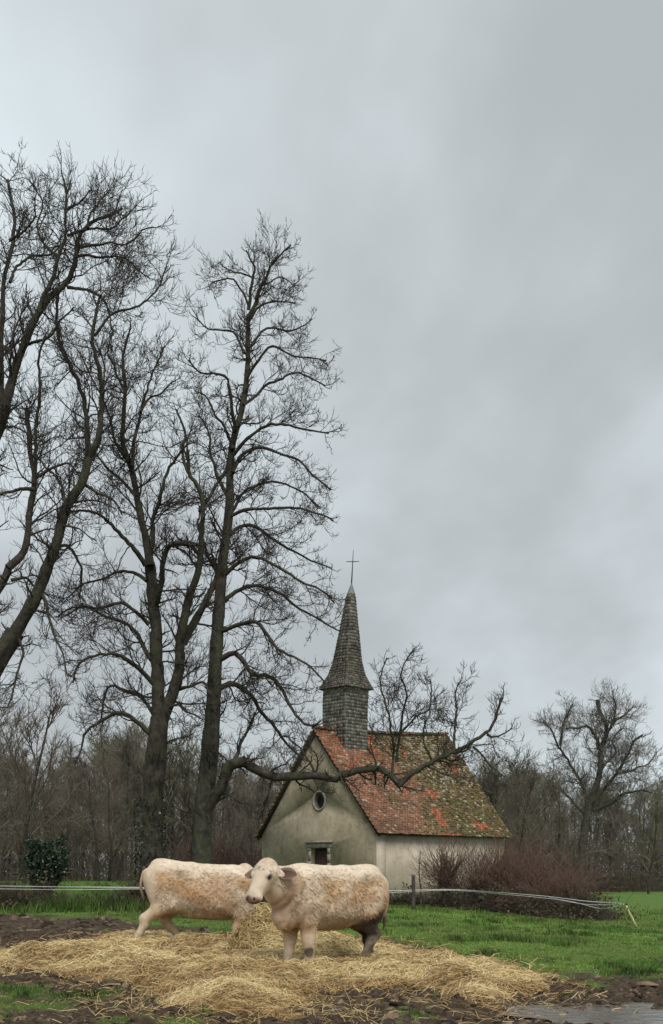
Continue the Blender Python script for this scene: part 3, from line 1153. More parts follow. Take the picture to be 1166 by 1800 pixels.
# pull the core in behind the shingles
cen = lean(np.array([[TC[0], TC[1], r[0][2]] for r in rings]))[:, None, :]
Vc = cen + (Vc - cen) * .965
i = np.arange(nr * 8).reshape(nr, 8)
Qc = np.stack([i[:-1], np.roll(i[:-1], -1, 1), np.roll(i[1:], -1, 1), i[1:]], -1).reshape(-1, 4)
steeple = cobj('steeple', mesh_np('steeple', Vc.reshape(-1, 3), Qc, smooth=False), M_DARK)


def shingle_face(pa0, pb0, pa1, pb1, wid, tone, acc, lift=.026, over=.5):
    """one course of shingles across a face strip from edge a to edge b, rows 0 (low) and 1 (high)"""
    w0 = np.linalg.norm(pb0 - pa0)
    n = max(1, int(round(w0 / wid)))
    cuts = np.sort(np.concatenate([[0, 1], (np.arange(1, n) + rng.uniform(-.18, .18, max(n - 1, 0))) / n]))
    up = (pa1 + pb1) / 2 - (pa0 + pb0) / 2
    nn = norm(np.cross(pb0 - pa0, up))
    ctr = np.array([TC[0], TC[1], pa0[2]])
    if np.dot(nn[:2], ((pa0 + pb0) / 2 - ctr)[:2]) < 0:
        nn = -nn
    for a, b in zip(cuts[:-1], cuts[1:]):
        g = .02 * (b - a)
        jz = up * rng.uniform(-.07, .07)
        lo0 = pa0 + (pb0 - pa0) * (a + g) - jz; lo1 = pa0 + (pb0 - pa0) * (b - g) - jz
        hi0 = pa1 + (pb1 - pa1) * (a + g) + up * over; hi1 = pa1 + (pb1 - pa1) * (b - g) + up * over
        li = lift * rng.uniform(.75, 1.4)
        t = .014
        acc[0] += [lo0 + nn * li, lo1 + nn * li, hi1 + nn * .004, hi0 + nn * .004, lo0 + nn * (li - t), lo1 + nn * (li - t), hi1 + nn * (.004 - t), hi0 + nn * (.004 - t)]
        c = tone * rng.uniform(.6, 1.35)
        if rng.random() < .12:
            c = c * .55
        acc[1] += [c] * 8


def build_shingles():
    grey = np.array([.25, .235, .205]); dark = np.array([.155, .138, .115])
    f = np.array([[0, 1, 2, 3], [7, 6, 5, 4], [0, 4, 5, 1], [1, 5, 6, 2], [2, 6, 7, 3], [3, 7, 4, 0]])
    acc = [[], []]
    step = .162
    zs = np.arange(7.15, T1Z - .02, step)
    for z in zs:
        z1 = z + step
        for kf in range(4):
            k0, k1 = kf * 2, (kf * 2 + 2) % 8
            s0, s1 = 1.0 + .02 * (z - 9) / 3, 1.0 + .02 * (z1 - 9) / 3
            r0, r1 = ring8(1.06 * s0, .75 * s0, z), ring8(1.06 * s1, .75 * s1, z1)
            tone = grey * (.85 + .3 * vnoise(z * 2, kf * 3.1, 4))
            shingle_face(r0[k0], r0[k1], r1[k0], r1[k1], .19, tone, acc)
    V = lean(np.array(acc[0])); n = len(V) // 8
    Q = (np.arange(n)[:, None, None] * 8 + f[None]).reshape(-1, 4)
    tag(cobj('wall_shingles', mesh_np('wall_shingles', V, Q, np.array(acc[1]), smooth=False), M_SHINGLE, steeple), kind='stuff')
    acc = [[], []]
    z = 10.33
    while z < 14.9:
        sl = np.interp(z, [10.4, 11.5, 12.4], [.105, .13, .158])
        z1 = min(z + sl, 14.95)
        r0, r1 = spire_ring(max(z, 10.36)), spire_ring(z1)
        r0[:, 2] = z
        for k in range(8):
            tone = dark * (.8 + .4 * vnoise(z * 3, k * 2.3, 9)) * (1.0 if z < 13 else 1.15)
            if z > 12.3:
                tone = tone * .6 + grey * .35
            shingle_face(r0[k], r0[(k + 1) % 8], r1[k], r1[(k + 1) % 8], .15, tone, acc, lift=.03)
        z = z1
    V = lean(np.array(acc[0])); n = len(V) // 8
    Q = (np.arange(n)[:, None, None] * 8 + f[None]).reshape(-1, 4)
    tag(cobj('spire_shingles', mesh_np('spire_shingles', V, Q, np.array(acc[1]), smooth=False), M_SHINGLE, steeple), kind='stuff')
    # lead cap and eave soffit
    a = np.arange(10) * math.pi / 5
    prof = [(14.86, .215), (15.0, .165), (15.2, .09), (15.36, .035), (15.42, .03)]
    P = np.array([[(TC[0] + r * math.cos(q), TC[1] + r * math.sin(q), z) for q in a] for z, r in prof])
    i = np.arange(len(prof) * 10).reshape(-1, 10)
    Q = np.stack([i[:-1], np.roll(i[:-1], -1, 1), np.roll(i[1:], -1, 1), i[1:]], -1).reshape(-1, 4)
    lead = mat_noise('lead_cap', [(.3, (.13, .13, .125)), (.7, (.22, .22, .21))], 8, .5)
    cobj('lead_cap', mesh_np('lead_cap', lean(P).reshape(-1, 3), Q), lead, steeple)


build_shingles()
iron = mat_noise('iron', [(.3, (.05, .05, .05)), (.7, (.10, .10, .095))], 20, .6)
cx = lean(np.array([[TC[0], TC[1], z] for z in (15.35, 16.1, 16.98)]))
Vp, Qp, cp = tube_arrays(cx[None], np.array([[.032, .026, .012]]), 8, True)
cross = cobj('cross', mesh_np('cross', Vp, [Qp, cp]), iron)
cp0 = cx[0] + (cx[2] - cx[0]) * .66
Vp, Qp, cp = tube_arrays(np.array([[cp0 + np.array([-.31, -.12, -.03]), cp0 - np.array([0, .02, 0]), cp0 + np.array([.31, .10, .045])]]), np.array([[.016, .024, .016]]), 8, True)
cobj('cross_arm', mesh_np('cross_arm', Vp, [Qp, cp]), iron, cross)

# ------------------------------------------------------------------ bare trees


def bark(name, a, b, c, moss=.35):
    m, t, bs = new_mat(name)
    n = noise_node(t, 5, 7, .65)
    r = ramp_node(t, n.outputs['Fac'], [(.3, a), (.55, b), (.75, c)])
    n2 = noise_node(t, 1.6, 6, .6)
    f = ramp_node(t, n2.outputs['Fac'], [(.5, (0, 0, 0)), (.66, (1, 1, 1))])
    k = N(t, 'ShaderNodeMath', operation='MULTIPLY')
    t.links.new(f.outputs[0], k.inputs[0]); k.inputs[1].default_value = moss
    col = mixc(t, k.outputs[0], r.outputs[0], (.085, .092, .048))
    t.links.new(col, bs.inputs['Base Color'])
    bs.inputs['Roughness'].default_value = .9
    bs.inputs['Specular IOR Level'].default_value = .15
    g = N(t, 'ShaderNodeNewGeometry'); mp = N(t, 'ShaderNodeMapping')
    mp.inputs['Scale'].default_value = (1, 1, .28)
    t.links.new(g.outputs['Position'], mp.inputs[0])
    n3 = noise_node(t, 13, 7, .7, vec=mp.outputs[0])
    bump(t, bs, n3.outputs['Fac'], 1.0, .09)
    return m


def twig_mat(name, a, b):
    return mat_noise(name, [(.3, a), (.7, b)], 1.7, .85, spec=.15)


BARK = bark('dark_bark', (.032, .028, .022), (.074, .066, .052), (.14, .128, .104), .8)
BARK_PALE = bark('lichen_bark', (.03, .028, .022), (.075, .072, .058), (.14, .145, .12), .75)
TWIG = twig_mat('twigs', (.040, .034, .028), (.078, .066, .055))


def spawn(P, Rd, count, tlo, thi, ang, ln, nseg, wander, lift0, lift1, rmul, rmin, out=None, r0max=9):
    """children of M parent paths. P (M,n,3); count children per parent (float array); returns paths and radii"""
    M, n, _ = P.shape
    cnt = np.floor(count + rng.random(M)).astype(int)
    par = np.repeat(np.arange(M), cnt)
    K = len(par)
    if K == 0:
        return np.zeros((0, nseg + 1, 3)), np.zeros((0, nseg + 1))
    t = tlo + (thi - tlo) * rng.random(K)
    f = t * (n - 1)
    i0 = np.minimum(f.astype(int), n - 2); w = (f - i0)[:, None]
    p = P[par, i0] * (1 - w) + P[par, i0 + 1] * w
    T = norm(P[par, i0 + 1] - P[par, i0])
    r = Rd[par, i0] * (1 - w[:, 0]) + Rd[par, i0 + 1] * w[:, 0]
    rv = rng.normal(0, 1, (K, 3))
    side = norm(rv - (rv * T).sum(-1, keepdims=True) * T)
    a = rng.uniform(ang[0], ang[1], K)[:, None]
    d = norm(T * np.cos(a) + side * np.sin(a))
    if out is not None:
        d = norm(d + out)
    plen = np.linalg.norm(np.diff(P[par], axis=1), axis=2).sum(1)
    Ln = ln(plen, t, K)
    step = (Ln / nseg)[:, None]
    pts = [p]
    for s in range(nseg):
        q = (s + 1) / nseg
        d = norm(d + rng.normal(0, wander, (K, 3)) + np.array([0, 0, 1.0]) * (lift0 + (lift1 - lift0) * q))
        pts.append(pts[-1] + d * step)
    C = np.stack(pts, 1)
    rr = np.clip(r * rmul, rmin, r0max)
    prof = np.linspace(1, .35, nseg + 1)
    return C, np.maximum(rr[:, None] * prof[None], rmin * .55)


def traced(limbs, Y0, n=20, depth=.55, seed=1, lean_back=0.0):
    """limbs: (w0, w1, [(px,py)...] [, depth slope]) -> paths in the tree's own depth"""
    rg = np.random.default_rng(seed)
    Ps, Rs = [], []
    for li, L in enumerate(limbs):
        w0, w1, pts = L[:3]
        k = L[3] if len(L) > 3 else (0.0 if li == 0 else rg.uniform(-depth, depth))
        base = L[4] if len(L) > 4 else 0.0
        q = np.array(pts, float)
        s = np.concatenate([[0], np.cumsum(np.hypot(*np.diff(q, axis=0).T))]) * Y0 / F
        W = np.stack([at(px, py, Y0 + base + k * si) for (px, py), si in zip(q, s)])
        c = catmull(W, n)
        wob = rg.normal(0, 1, (n, 3))                      # crooked growth: slow bends and small kinks
        slow = np.stack([np.convolve(wob[:, j], np.ones(5) / 5, 'same') for j in range(3)], 1)
        amp = min(.12, .018 * s[-1]) * (.35 if li == 0 else 1) * (.55 if w0 > 15 else 1)
        c += (slow * 1.2 + wob * .22) * amp * np.sin(np.pi * np.linspace(0, 1, n))[:, None] ** .6
        u = np.linspace(0, 1, n)
        rad = (w0 + (w1 - w0) * u ** .8) * (.5 if w0 > 30 else .43) * Y0 / F
        rad = rad * (1 + .05 * rg.normal(0, 1, n))
        Ps.append(c); Rs.append(rad)
    return np.array(Ps), np.array(Rs)


def sides_mesh(name, P, Rd, k):
    V, Q, caps = tube_arrays(P, Rd, k)
    return mesh_np(name, V, Q)


def big_tree(name, label, limbs, Y0, seed, d1=.42, d2=7.0, d3=5.0, l1=(1.0, 2.6), droop=True, base_flare=True, depth=.55, barkm=None, twigm=None, group=None, scale=1.0, tmin=.12, trunk_n=1, trunkm=None):
    P, Rd = traced(limbs, Y0, 22, depth, seed)
    if base_flare:
        h = P[0][:, 2] - P[0][0, 2]
        Rd[0] *= 1 + .45 * np.exp(-h / .7)
    root = tag(empty(name, P[0][0]), label, 'tree', group)
    off = P[0][0]
    bm_ = barkm or BARK
    for i in range(len(P)):
        nm = 'trunk' if i < trunk_n else 'limb'
        k = 14 if i < trunk_n else 9
        if i < trunk_n:        # furrowed, knobbly bark
            k = 26
            q = np.linspace(0, 1, 22); q2 = np.linspace(0, 1, 90)
            Pi = np.stack([np.interp(q2, q, P[i][:, j]) for j in range(3)], 1) - off; Ri = np.interp(q2, q, Rd[i])
            V, Q, _ = tube_arrays(Pi[None], Ri[None], k)
            c = np.repeat(Pi, k, axis=0)
            nn = V - c
            an = np.arctan2(nn[:, 1], nn[:, 0])
            rel = .26 * (fbm(np.cos(an) * 1.6 + 5, np.sin(an) * 1.6 + c[:, 2] * .5, seed, 3) - .5) + .16 * (np.abs(fbm(an * 3.2 + 9, c[:, 2] * .9, seed + 5, 3) - .5) * 2 - .25)
            V = c + nn * (.95 + rel)[:, None]
        else:
            V, Q, _ = tube_arrays(P[i:i + 1] - off, Rd[i:i + 1], k)
        obj(nm, mesh_np(nm, V, Q), (trunkm if i < trunk_n and trunkm else bm_), root)
    lens = np.linalg.norm(np.diff(P, axis=1), axis=2).sum(1)
    cnt = lens / d1 * scale
    lim = np.ones(len(P)); lim[:trunk_n] = .55
    lf = (-.02, .10) if not droop else (-.10, .16)
    big = lambda pl, t, K: (l1[0] + (l1[1] - l1[0]) * rng.random(K) ** 1.3) * (1.2 - .68 * t)
    A, Ra = spawn(P, Rd, cnt * lim, tmin, 1.0, (.5, 1.25), big, 7, .22, lf[0], lf[1], .36, .012, r0max=.042)
    # the tips of the limbs carry on
    k = 2.0
    A2, Ra2 = spawn(P, Rd, np.full(len(P), k), .9, 1.0, (.1, .6), lambda pl, t, K: .75 * big(pl, t, K), 7, .14, lf[0] * .5, lf[1], .75, .016, r0max=.05)
    A = np.concatenate([A, A2]); Ra = np.concatenate([Ra, Ra2])
    med = lambda pl, t, K: pl * rng.uniform(.28, .55, K) * (1.1 - .4 * t)
    al = np.linalg.norm(np.diff(A, axis=1), axis=2).sum(1)
    B, Rb = spawn(A, Ra, d2 * np.clip(al / al.mean(), .3, 1.8), .15, 1.0, (.45, 1.2), med, 5, .25, lf[0] * .8, .30, .55, .0092)
    sm = lambda pl, t, K: np.clip(pl * rng.uniform(.3, .7, K), .16, .55)
    bl = np.linalg.norm(np.diff(B, axis=1), axis=2).sum(1)
    Ct, Rc = spawn(B, Rb, d3 * np.clip(bl / bl.mean(), .2, 1.9), .15, 1.0, (.4, 1.0), sm, 2, .3, .08, .45, .75, .0082)
    parts = []
    for PP, RR, kk in ((A, Ra, 4), (B, Rb, 3), (Ct, Rc, 3)):
        V, Q, _ = tube_arrays(PP - off, RR, kk); parts.append((V, Q))
    V, Q = join_arrays(parts)
    obj('crown', mesh_np('crown', V, Q), twigm or TWIG, root)
    return root, (P, Rd)


T1 = [
    (41, 36, [(262, 1600), (266, 1500), (272, 1384), (278, 1300), (281, 1262)]),
    (29, 22, [(280, 1270), (275, 1164), (269, 1054), (263, 989)], .05),
    (18, 5, [(264, 995), (252, 934), (239, 873), (228, 813), (216, 776), (221, 683), (216, 632), (226, 588)], .08),
    (12, 4, [(262, 980), (274, 901), (291, 835), (310, 806), (330, 780)], -.3),
    (9, 3, [(232, 820), (247, 724), (268, 657), (288, 611)], .3),
    (27, 16, [(283, 1275), (307, 1210), (318, 1153), (324, 1087), (335, 1040)], -.12),
    (16, 6, [(335, 1042), (346, 1010), (354, 945), (357, 885), (344, 850), (335, 838), (330, 790)], -.25),
    (9, 4, [(352, 900), (370, 868), (395, 835), (402, 800)], .4),
    (8, 4, [(335, 838), (322, 800), (325, 760), (310, 720)], .2),
    (20, 9, [(322, 1130), (350, 1080), (375, 1030), (384, 1000), (372, 985)], .3),
    (13, 8, [(276, 1060), (284, 1010), (288, 975), (300, 960), (329, 956), (345, 970)], -.5),
    (11, 4, [(256, 994), (236, 967), (209, 934), (181, 906), (150, 895), (125, 900)], -.5),
    (8, 3, [(258, 1021), (240, 1008), (220, 1004), (181, 1016), (150, 1026), (120, 1050)], .4),
    (9, 3, [(262, 1098), (235, 1072), (209, 1058), (180, 1070), (150, 1066), (120, 1080)], -.3),
    (10, 3, [(266, 1160), (240, 1115), (209, 1093), (165, 1071), (126, 1065), (100, 1085)], .5),
    (11, 3, [(270, 1202), (250, 1180), (236, 1168), (203, 1150), (170, 1152), (140, 1168), (128, 1200)], -.6),
    (9, 3, [(276, 1268), (260, 1240), (241, 1222), (214, 1207), (190, 1208), (181, 1240), (178, 1270)], .4),
    (12, 3, [(272, 1302), (255, 1280), (236, 1264), (209, 1254), (181, 1264), (148, 1290), (137, 1334)], -.4),
    (8, 3, [(312, 1212), (335, 1205), (355, 1200), (370, 1220)], -.5),
    (7, 3, [(284, 1250), (310, 1240), (330, 1250), (352, 1262)], -.7),
    (8, 3, [(239, 873), (215, 845), (190, 825), (172, 800), (150, 790)], .5),
    (7, 3, [(228, 813), (205, 780), (195, 740), (180, 700)], -.5),
    (6, 3, [(221, 690), (200, 650), (190, 620), (196, 590)], .4),
    (6, 3, [(247, 724), (262, 700), (285, 690), (305, 670)], .5),
]
T2 = [
    (44, 23, [(352, 1600), (355, 1500), (358, 1430), (370, 1330), (376, 1246), (379, 1153), (384, 1082)]),
    (25, 8, [(384, 1085), (392, 1000), (403, 906), (409, 807), (413, 770), (427, 709), (437, 632), (437, 555)], .04),
    (9, 3, [(437, 558), (453, 513), (468, 467), (484, 426), (500, 405), (512, 393)], .05),
    (8, 3, [(437, 545), (442, 500), (448, 452), (440, 425), (433, 405)], -.3),
    (6, 2.5, [(430, 621), (412, 585), (385, 580), (362, 576), (346, 560)], .5),
    (9, 3, [(416, 760), (400, 690), (396, 663), (375, 655), (352, 655), (332, 632)], -.4),
    (8, 3, [(410, 790), (395, 750), (381, 730), (366, 700), (352, 690)], .4),
    (10, 3, [(405, 880), (388, 850), (370, 800), (366, 760), (350, 730)], .6),
    (13, 4, [(382, 1160), (395, 1156), (412, 1147), (428, 1165), (440, 1182), (472, 1189), (494, 1213), (516, 1252), (540, 1277), (560, 1272)], -.3),
    (13, 4, [(378, 1216), (398, 1207), (417, 1208), (440, 1228), (458, 1252), (480, 1272), (505, 1307), (530, 1330)], .3),
    (10, 3, [(384, 1112), (400, 1105), (417, 1097), (448, 1096), (468, 1118), (485, 1138), (510, 1153), (545, 1172), (572, 1200)], -.5),
    (10, 3, [(388, 1062), (405, 1045), (430, 1030), (461, 1030), (494, 1047), (532, 1074), (571, 1098), (600, 1110)], .4),
    (9, 3, [(394, 1012), (415, 992), (445, 983), (483, 993), (527, 1021), (560, 1035), (588, 1060)], -.4),
    (9, 3, [(400, 945), (420, 926), (445, 923), (483, 948), (510, 970), (545, 985), (584, 1000)], .5),
    (8, 3, [(404, 908), (430, 896), (467, 893), (500, 893), (532, 895), (565, 905), (586, 915)], -.2),
    (9, 3, [(409, 830), (420, 806), (439, 795), (472, 788), (510, 806), (549, 834), (582, 862)], .3),
    (8, 3, [(411, 800), (440, 765), (470, 745), (504, 750), (540, 755), (578, 762)], -.5),
    (7, 3, [(428, 712), (455, 690), (473, 675), (515, 658), (545, 664), (572, 678)], .4),
    (7, 2.5, [(432, 670), (450, 640), (479, 613), (515, 626), (545, 628), (574, 634)], -.3),
    (6, 2.5, [(437, 612), (460, 585), (479, 576), (515, 580), (535, 572), (548, 560)], .4),
    (5, 2.5, [(438, 565), (455, 540), (479, 526), (500, 528), (518, 530)], -.4),
    (4, 2, [(462, 488), (480, 475), (494, 468), (505, 475), (514, 486)], .3),
    (5, 2.5, [(438, 540), (425, 500), (407, 474), (390, 478), (372, 482)], -.3),
    (4, 2, [(446, 470), (430, 462), (412, 458), (398, 448)], .3),
    (7, 3, [(404, 905), (425, 870), (450, 850), (490, 850), (530, 865), (560, 890)], .6),
    (8, 3, [(390, 1030), (375, 1000), (362, 970), (350, 930), (352, 890)], .6),
    # the long low limb that reaches across the chapel
    (27, 22, [(356, 1452), (370, 1412), (391, 1377), (405, 1346), (432, 1338)], -.25),
    (20, 12, [(428, 1338), (453, 1354), (480, 1366), (514, 1366), (560, 1366), (584, 1373), (617, 1359), (662, 1353), (687, 1364), (704, 1382)], -.10, -.6),
    (12, 5, [(702, 1381), (728, 1357), (781, 1326), (831, 1309), (856, 1289), (872, 1250), (882, 1227)], -.10, -1.2),
    (6, 2.5, [(798, 1320), (800, 1281), (803, 1245), (802, 1220), (806, 1200)], .2, -1.4),
    (5, 2.5, [(831, 1312), (850, 1330), (864, 1347), (884, 1363)], -.2, -1.4),
    (6, 2.5, [(690, 1362), (691, 1301), (683, 1256), (668, 1215), (672, 1180), (680, 1156)], .1, -1.1),
    (6, 2.5, [(697, 1340), (703, 1281), (716, 1230), (708, 1185), (716, 1160), (729, 1140)], -.3, -1.1),
    (5, 2.5, [(703, 1290), (728, 1262), (753, 1246), (758, 1215), (757, 1196)], .3, -1.1),
    (9, 4, [(414, 1334), (425, 1305), (436, 1282), (447, 1258)], .2, -.3),
    (5, 2.5, [(760, 1338), (745, 1300), (748, 1270)], -.3, -1.2),
    (5, 2.5, [(856, 1291), (868, 1296), (886, 1290), (900, 1280)], .3, -1.4),
    (5, 2.5, [(560, 1368), (545, 1340), (530, 1318), (510, 1300)], .5, -.8),
    (5, 2.5, [(480, 1366), (470, 1400), (462, 1430)], .3, -.7),
]
T0 = [
    (48, 34, [(-150, 1610), (-120, 1480), (-80, 1330), (-40, 1230), (0, 1155), (28, 1111)]),
    (29, 17, [(25, 1116), (69, 1033), (97, 964), (119, 894), (147, 844), (155, 805)], -.05),
    (13, 5, [(155, 812), (152, 770), (146, 720), (133, 657), (111, 601), (100, 546), (104, 500)], .2),
    (15, 5, [(155, 812), (170, 780), (178, 728), (172, 657), (165, 601), (168, 560), (176, 520)], -.2),
    (6, 3, [(167, 590), (194, 556), (242, 537), (278, 504), (292, 470)], .3),
    (24, 16, [(-80, 1330), (-60, 1200), (-30, 1090), (5, 1025), (17, 994)], .3),
    (16, 9, [(14, 998), (44, 967), (55, 900), (61, 839), (55, 783), (48, 735), (46, 718)], .25),
    (9, 4, [(60, 850), (62, 780), (70, 700), (66, 640), (80, 590)], -.3),
    (28, 18, [(-110, 1440), (-110, 1200), (-80, 980), (-40, 840), (0, 747), (11, 715)], -.4),
    (20, 13, [(9, 722), (22, 670), (42, 607), (64, 559), (89, 518)], -.1),
    (13, 5, [(87, 522), (119, 490), (130, 440), (139, 407), (155, 376), (194, 343), (215, 325)], .2),
    (11, 4, [(64, 560), (80, 518), (103, 451), (117, 393), (119, 323), (119, 290), (112, 252)], -.2),
    (15, 6, [(2, 740), (8, 615), (8, 518), (12, 450), (17, 407), (28, 351), (20, 300), (14, 255)], .2),
    (6, 2.5, [(139, 425), (167, 419), (195, 414), (217, 418), (238, 400), (250, 379), (270, 373)], -.4),
    (6, 2.5, [(130, 450), (165, 444), (205, 448), (228, 462), (244, 476), (264, 490)], .4),
    (7, 3, [(119, 505), (150, 508), (178, 518), (192, 545), (196, 580)], -.5),
    (7, 2.5, [(17, 496), (30, 470), (50, 451), (75, 440), (97, 429), (118, 405)], .5),
    (6, 2.5, [(119, 395), (140, 385), (165, 378), (190, 372), (215, 350), (240, 318)], .3),
    (6, 2.5, [(118, 330), (135, 315), (150, 300), (158, 280)], -.4),
    (6, 2.5, [(155, 376), (160, 340), (175, 310), (185, 290)], .3),
    (6, 2.5, [(103, 451), (80, 420), (70, 370), (75, 320), (60, 275)], .4),
    (6, 2.5, [(17, 407), (45, 380), (60, 350), (62, 300)], -.5),
    (7, 3, [(8, 560), (-20, 500), (-40, 440), (-45, 380)], .3),
    (7, 3, [(42, 607), (60, 600), (90, 590), (110, 560), (130, 540)], -.4),
    (9, 3, [(119, 894), (105, 850), (80, 820), (70, 805)], .5),
    (9, 3, [(60, 860), (30, 862), (0, 870), (-30, 880)], -.4),
    (8, 3, [(69, 1033), (85, 1075), (95, 1115), (110, 1150), (120, 1190)], -.5),
    (8, 3, [(20, 1020), (45, 1015), (60, 1030), (75, 1040)], .4),
    (8, 3, [(97, 964), (118, 960), (135, 985), (145, 1010), (140, 1050)], .5),
    (8, 3, [(147, 850), (175, 870), (200, 880), (215, 905)], -.5),
    (7, 3, [(28, 1111), (40, 1150), (30, 1190), (20, 1230)], -.5),
    (8, 3, [(64, 839), (95, 820), (120, 815), (135, 830)], .3),
]


def crop_tips(limbs, y0, k):
    """leave room above the traced leaders for the twigs that finish them"""
    return [(*L[:2], [(x, y if y > y0 else y + (y0 - y) * k) for x, y in L[2]], *L[3:]) for L in limbs]


T0 = crop_tips(T0, 460, .30); T2 = crop_tips(T2, 540, .26); OAK_TOP = 1300
big_tree('chestnut_tree', 'tall dark bare tree forking low into two stems, behind the rump of the grazing cow', T1, 40.0, 3, d1=.245, d2=6.4, d3=3.6, l1=(.8, 2.5))
big_tree('chestnut_tree', 'tallest slim bare tree whose long low limb reaches across the chapel', T2, 40.5, 5, d1=.245, d2=6.6, d3=3.6, l1=(.7, 2.0), trunkm=BARK_PALE)
big_tree('chestnut_tree', 'huge bare tree leaning in from the left edge of the picture', T0, 37.0, 7, d1=.245, d2=6.0, d3=3.5, l1=(.9, 2.7), droop=False)

OAK = [
    (22, 15, [(1024, 1562), (1024, 1500), (1030, 1450), (1038, 1411), (1044, 1390)]),
    (14, 7, [(1043, 1394), (1051, 1364), (1060, 1317), (1067, 1286), (1060, 1255), (1052, 1235), (1050, 1215)], .1),
    (9, 4, [(1040, 1410), (1062, 1386), (1085, 1360), (1100, 1330), (1112, 1305), (1130, 1290)], -.3),
    (8, 3, [(1034, 1430), (1028, 1392), (1004, 1348), (985, 1311), (966, 1279), (955, 1262)], .2),
    (7, 3, [(1058, 1322), (1048, 1295), (1030, 1272), (1012, 1275), (996, 1276)], -.4),
    (6, 3, [(1052, 1362), (1072, 1335), (1082, 1322), (1078, 1298), (1096, 1275)], .4),
    (6, 3, [(1066, 1290), (1078, 1262), (1082, 1232), (1078, 1205)], -.2),
    (8, 3, [(1042, 1425), (1073, 1411), (1098, 1396), (1125, 1390), (1148, 1394)], -.3),
    (7, 3, [(1034, 1440), (1005, 1405), (980, 1385), (960, 1383)], .3),
    (6, 2.5, [(1078, 1262), (1100, 1245), (1112, 1230)], .3),
    (6, 2.5, [(985, 1311), (990, 1270), (1000, 1240), (1005, 1225)], -.3),
    (6, 2.5, [(1085, 1360), (1110, 1355), (1135, 1345), (1150, 1330)], .4),
]
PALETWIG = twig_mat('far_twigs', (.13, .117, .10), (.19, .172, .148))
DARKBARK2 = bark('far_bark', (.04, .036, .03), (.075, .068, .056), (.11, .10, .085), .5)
OAK = crop_tips(OAK, OAK_TOP, .18)
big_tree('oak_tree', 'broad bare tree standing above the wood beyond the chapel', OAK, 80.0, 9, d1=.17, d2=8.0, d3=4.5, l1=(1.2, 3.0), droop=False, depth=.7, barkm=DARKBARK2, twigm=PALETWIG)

# ------------------------------------------------------------------ wood behind: a few tree shapes, many individuals


def wood_tree_mesh(h, seed, spread, nlimb, dens):
    rg = np.random.default_rng(seed)
    n = 12
    pts = [np.array([0, 0, -.3])]
    d = np.array([0, 0, 1.0])
    for _ in range(6):
        d = norm(d + rg.normal(0, .07, 3)); pts.append(pts[-1] + d * h * .14)
    tr = catmull(np.array(pts), n)[None]
    r0 = h * .0125
    trr = np.linspace(r0, r0 * .3, n)[None]
    ln = lambda pl, t, K: h * spread * (.55 + .45 * rng.random(K)) * (1.25 - .6 * t)
    L, Rl = spawn(tr, trr, np.array([nlimb]), .22, 1.0, (.45, .95), ln, 9, .12, .06, .10, .55, .03)
    med = lambda pl, t, K: pl * rng.uniform(.3, .6, K) * (1.1 - .4 * t)
    B, Rb = spawn(L, Rl, np.full(len(L), 10.0 * dens), .15, 1, (.4, 1.0), med, 4, .17, .02, .12, .5, .018)
    sm = lambda pl, t, K: np.clip(pl * rng.uniform(.3, .65, K), .3, 1.1)
    Ct, Rc = spawn(B, Rb, np.full(len(B), 8.0 * dens), .15, 1, (.35, .95), sm, 2, .16, .03, .12, .7, .0105)
    Vt, Qt, _ = tube_arrays(np.concatenate([tr, np.zeros((0, n, 3))]), trr, 8)
    parts = []
    for PP, RR, kk in ((L, Rl, 5), (B, Rb, 3), (Ct, Rc, 3)):
        V, Q, _ = tube_arrays(PP, RR, kk); parts.append((V, Q))
    V, Q = join_arrays(parts)
    a = mesh_np('trunk', Vt, Qt); c = mesh_np('crown', V, Q)
    return a, c


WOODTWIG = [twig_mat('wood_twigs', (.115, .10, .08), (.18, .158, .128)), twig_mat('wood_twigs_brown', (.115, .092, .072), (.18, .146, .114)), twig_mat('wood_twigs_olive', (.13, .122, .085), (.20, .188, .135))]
variants = []
for i, (h, sp, nl, de) in enumerate([(12, .40, 16, 1.0), (10, .42, 15, 1.1), (13, .34, 18, 1.0), (9, .45, 14, 1.1), (11, .30, 20, .9), (7, .5, 16, 1.1)]):
    a, c = wood_tree_mesh(h, 40 + i, sp, nl, de)
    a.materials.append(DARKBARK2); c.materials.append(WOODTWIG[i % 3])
    variants.append((h, a, c))


def wood_tree(px, Y, var, s, label, group, rot):
    h, a, c = variants[var]
    X = (px - HX) / F * Y
    o = tag(empty('woodland_tree', (X, Y, float(gz(X, Y)))), label, 'tree', group)
    o.rotation_euler = (0, 0, rot); o.scale = (s, s, s)
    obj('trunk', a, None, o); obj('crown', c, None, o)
    return o


rw = random.Random(8)
for k in range(74):       # left wood
    px = -60 + 560 * ((k * .618034) % 1) + rw.uniform(-8, 8)
    Y = rw.uniform(72, 118)
    var = rw.randrange(6)
    top = 1296 + 26 * math.sin(px * .021) + rw.uniform(-18, 62)
    hm = (HY - top) / F * Y + 1.2
    wood_tree(px, Y, var, hm / (variants[var][0] * 1.08), 'one of the slender bare brown trees packed in the wood behind the tall trees', 'bare trees of the wood behind the tall trees', rw.uniform(0, 6.28))
for k in range(46):       # right wood
    px = 860 + 380 * ((k * .618034) % 1) + rw.uniform(-8, 8)
    Y = rw.uniform(84, 118)
    var = rw.randrange(6)
    top = np.interp(px, [860, 900, 930, 960, 1000, 1100, 1166, 1240], [1312, 1312, 1322, 1340, 1360, 1355, 1335, 1330]) + rw.uniform(-10, 55)
    hm = (HY - top) / F * Y + 1.2
    wood_tree(px, Y, var, hm / (variants[var][0] * 1.08), 'one of the thin bare trees massed in the wood right of the chapel', 'bare trees of the wood right of the chapel', rw.uniform(0, 6.28))
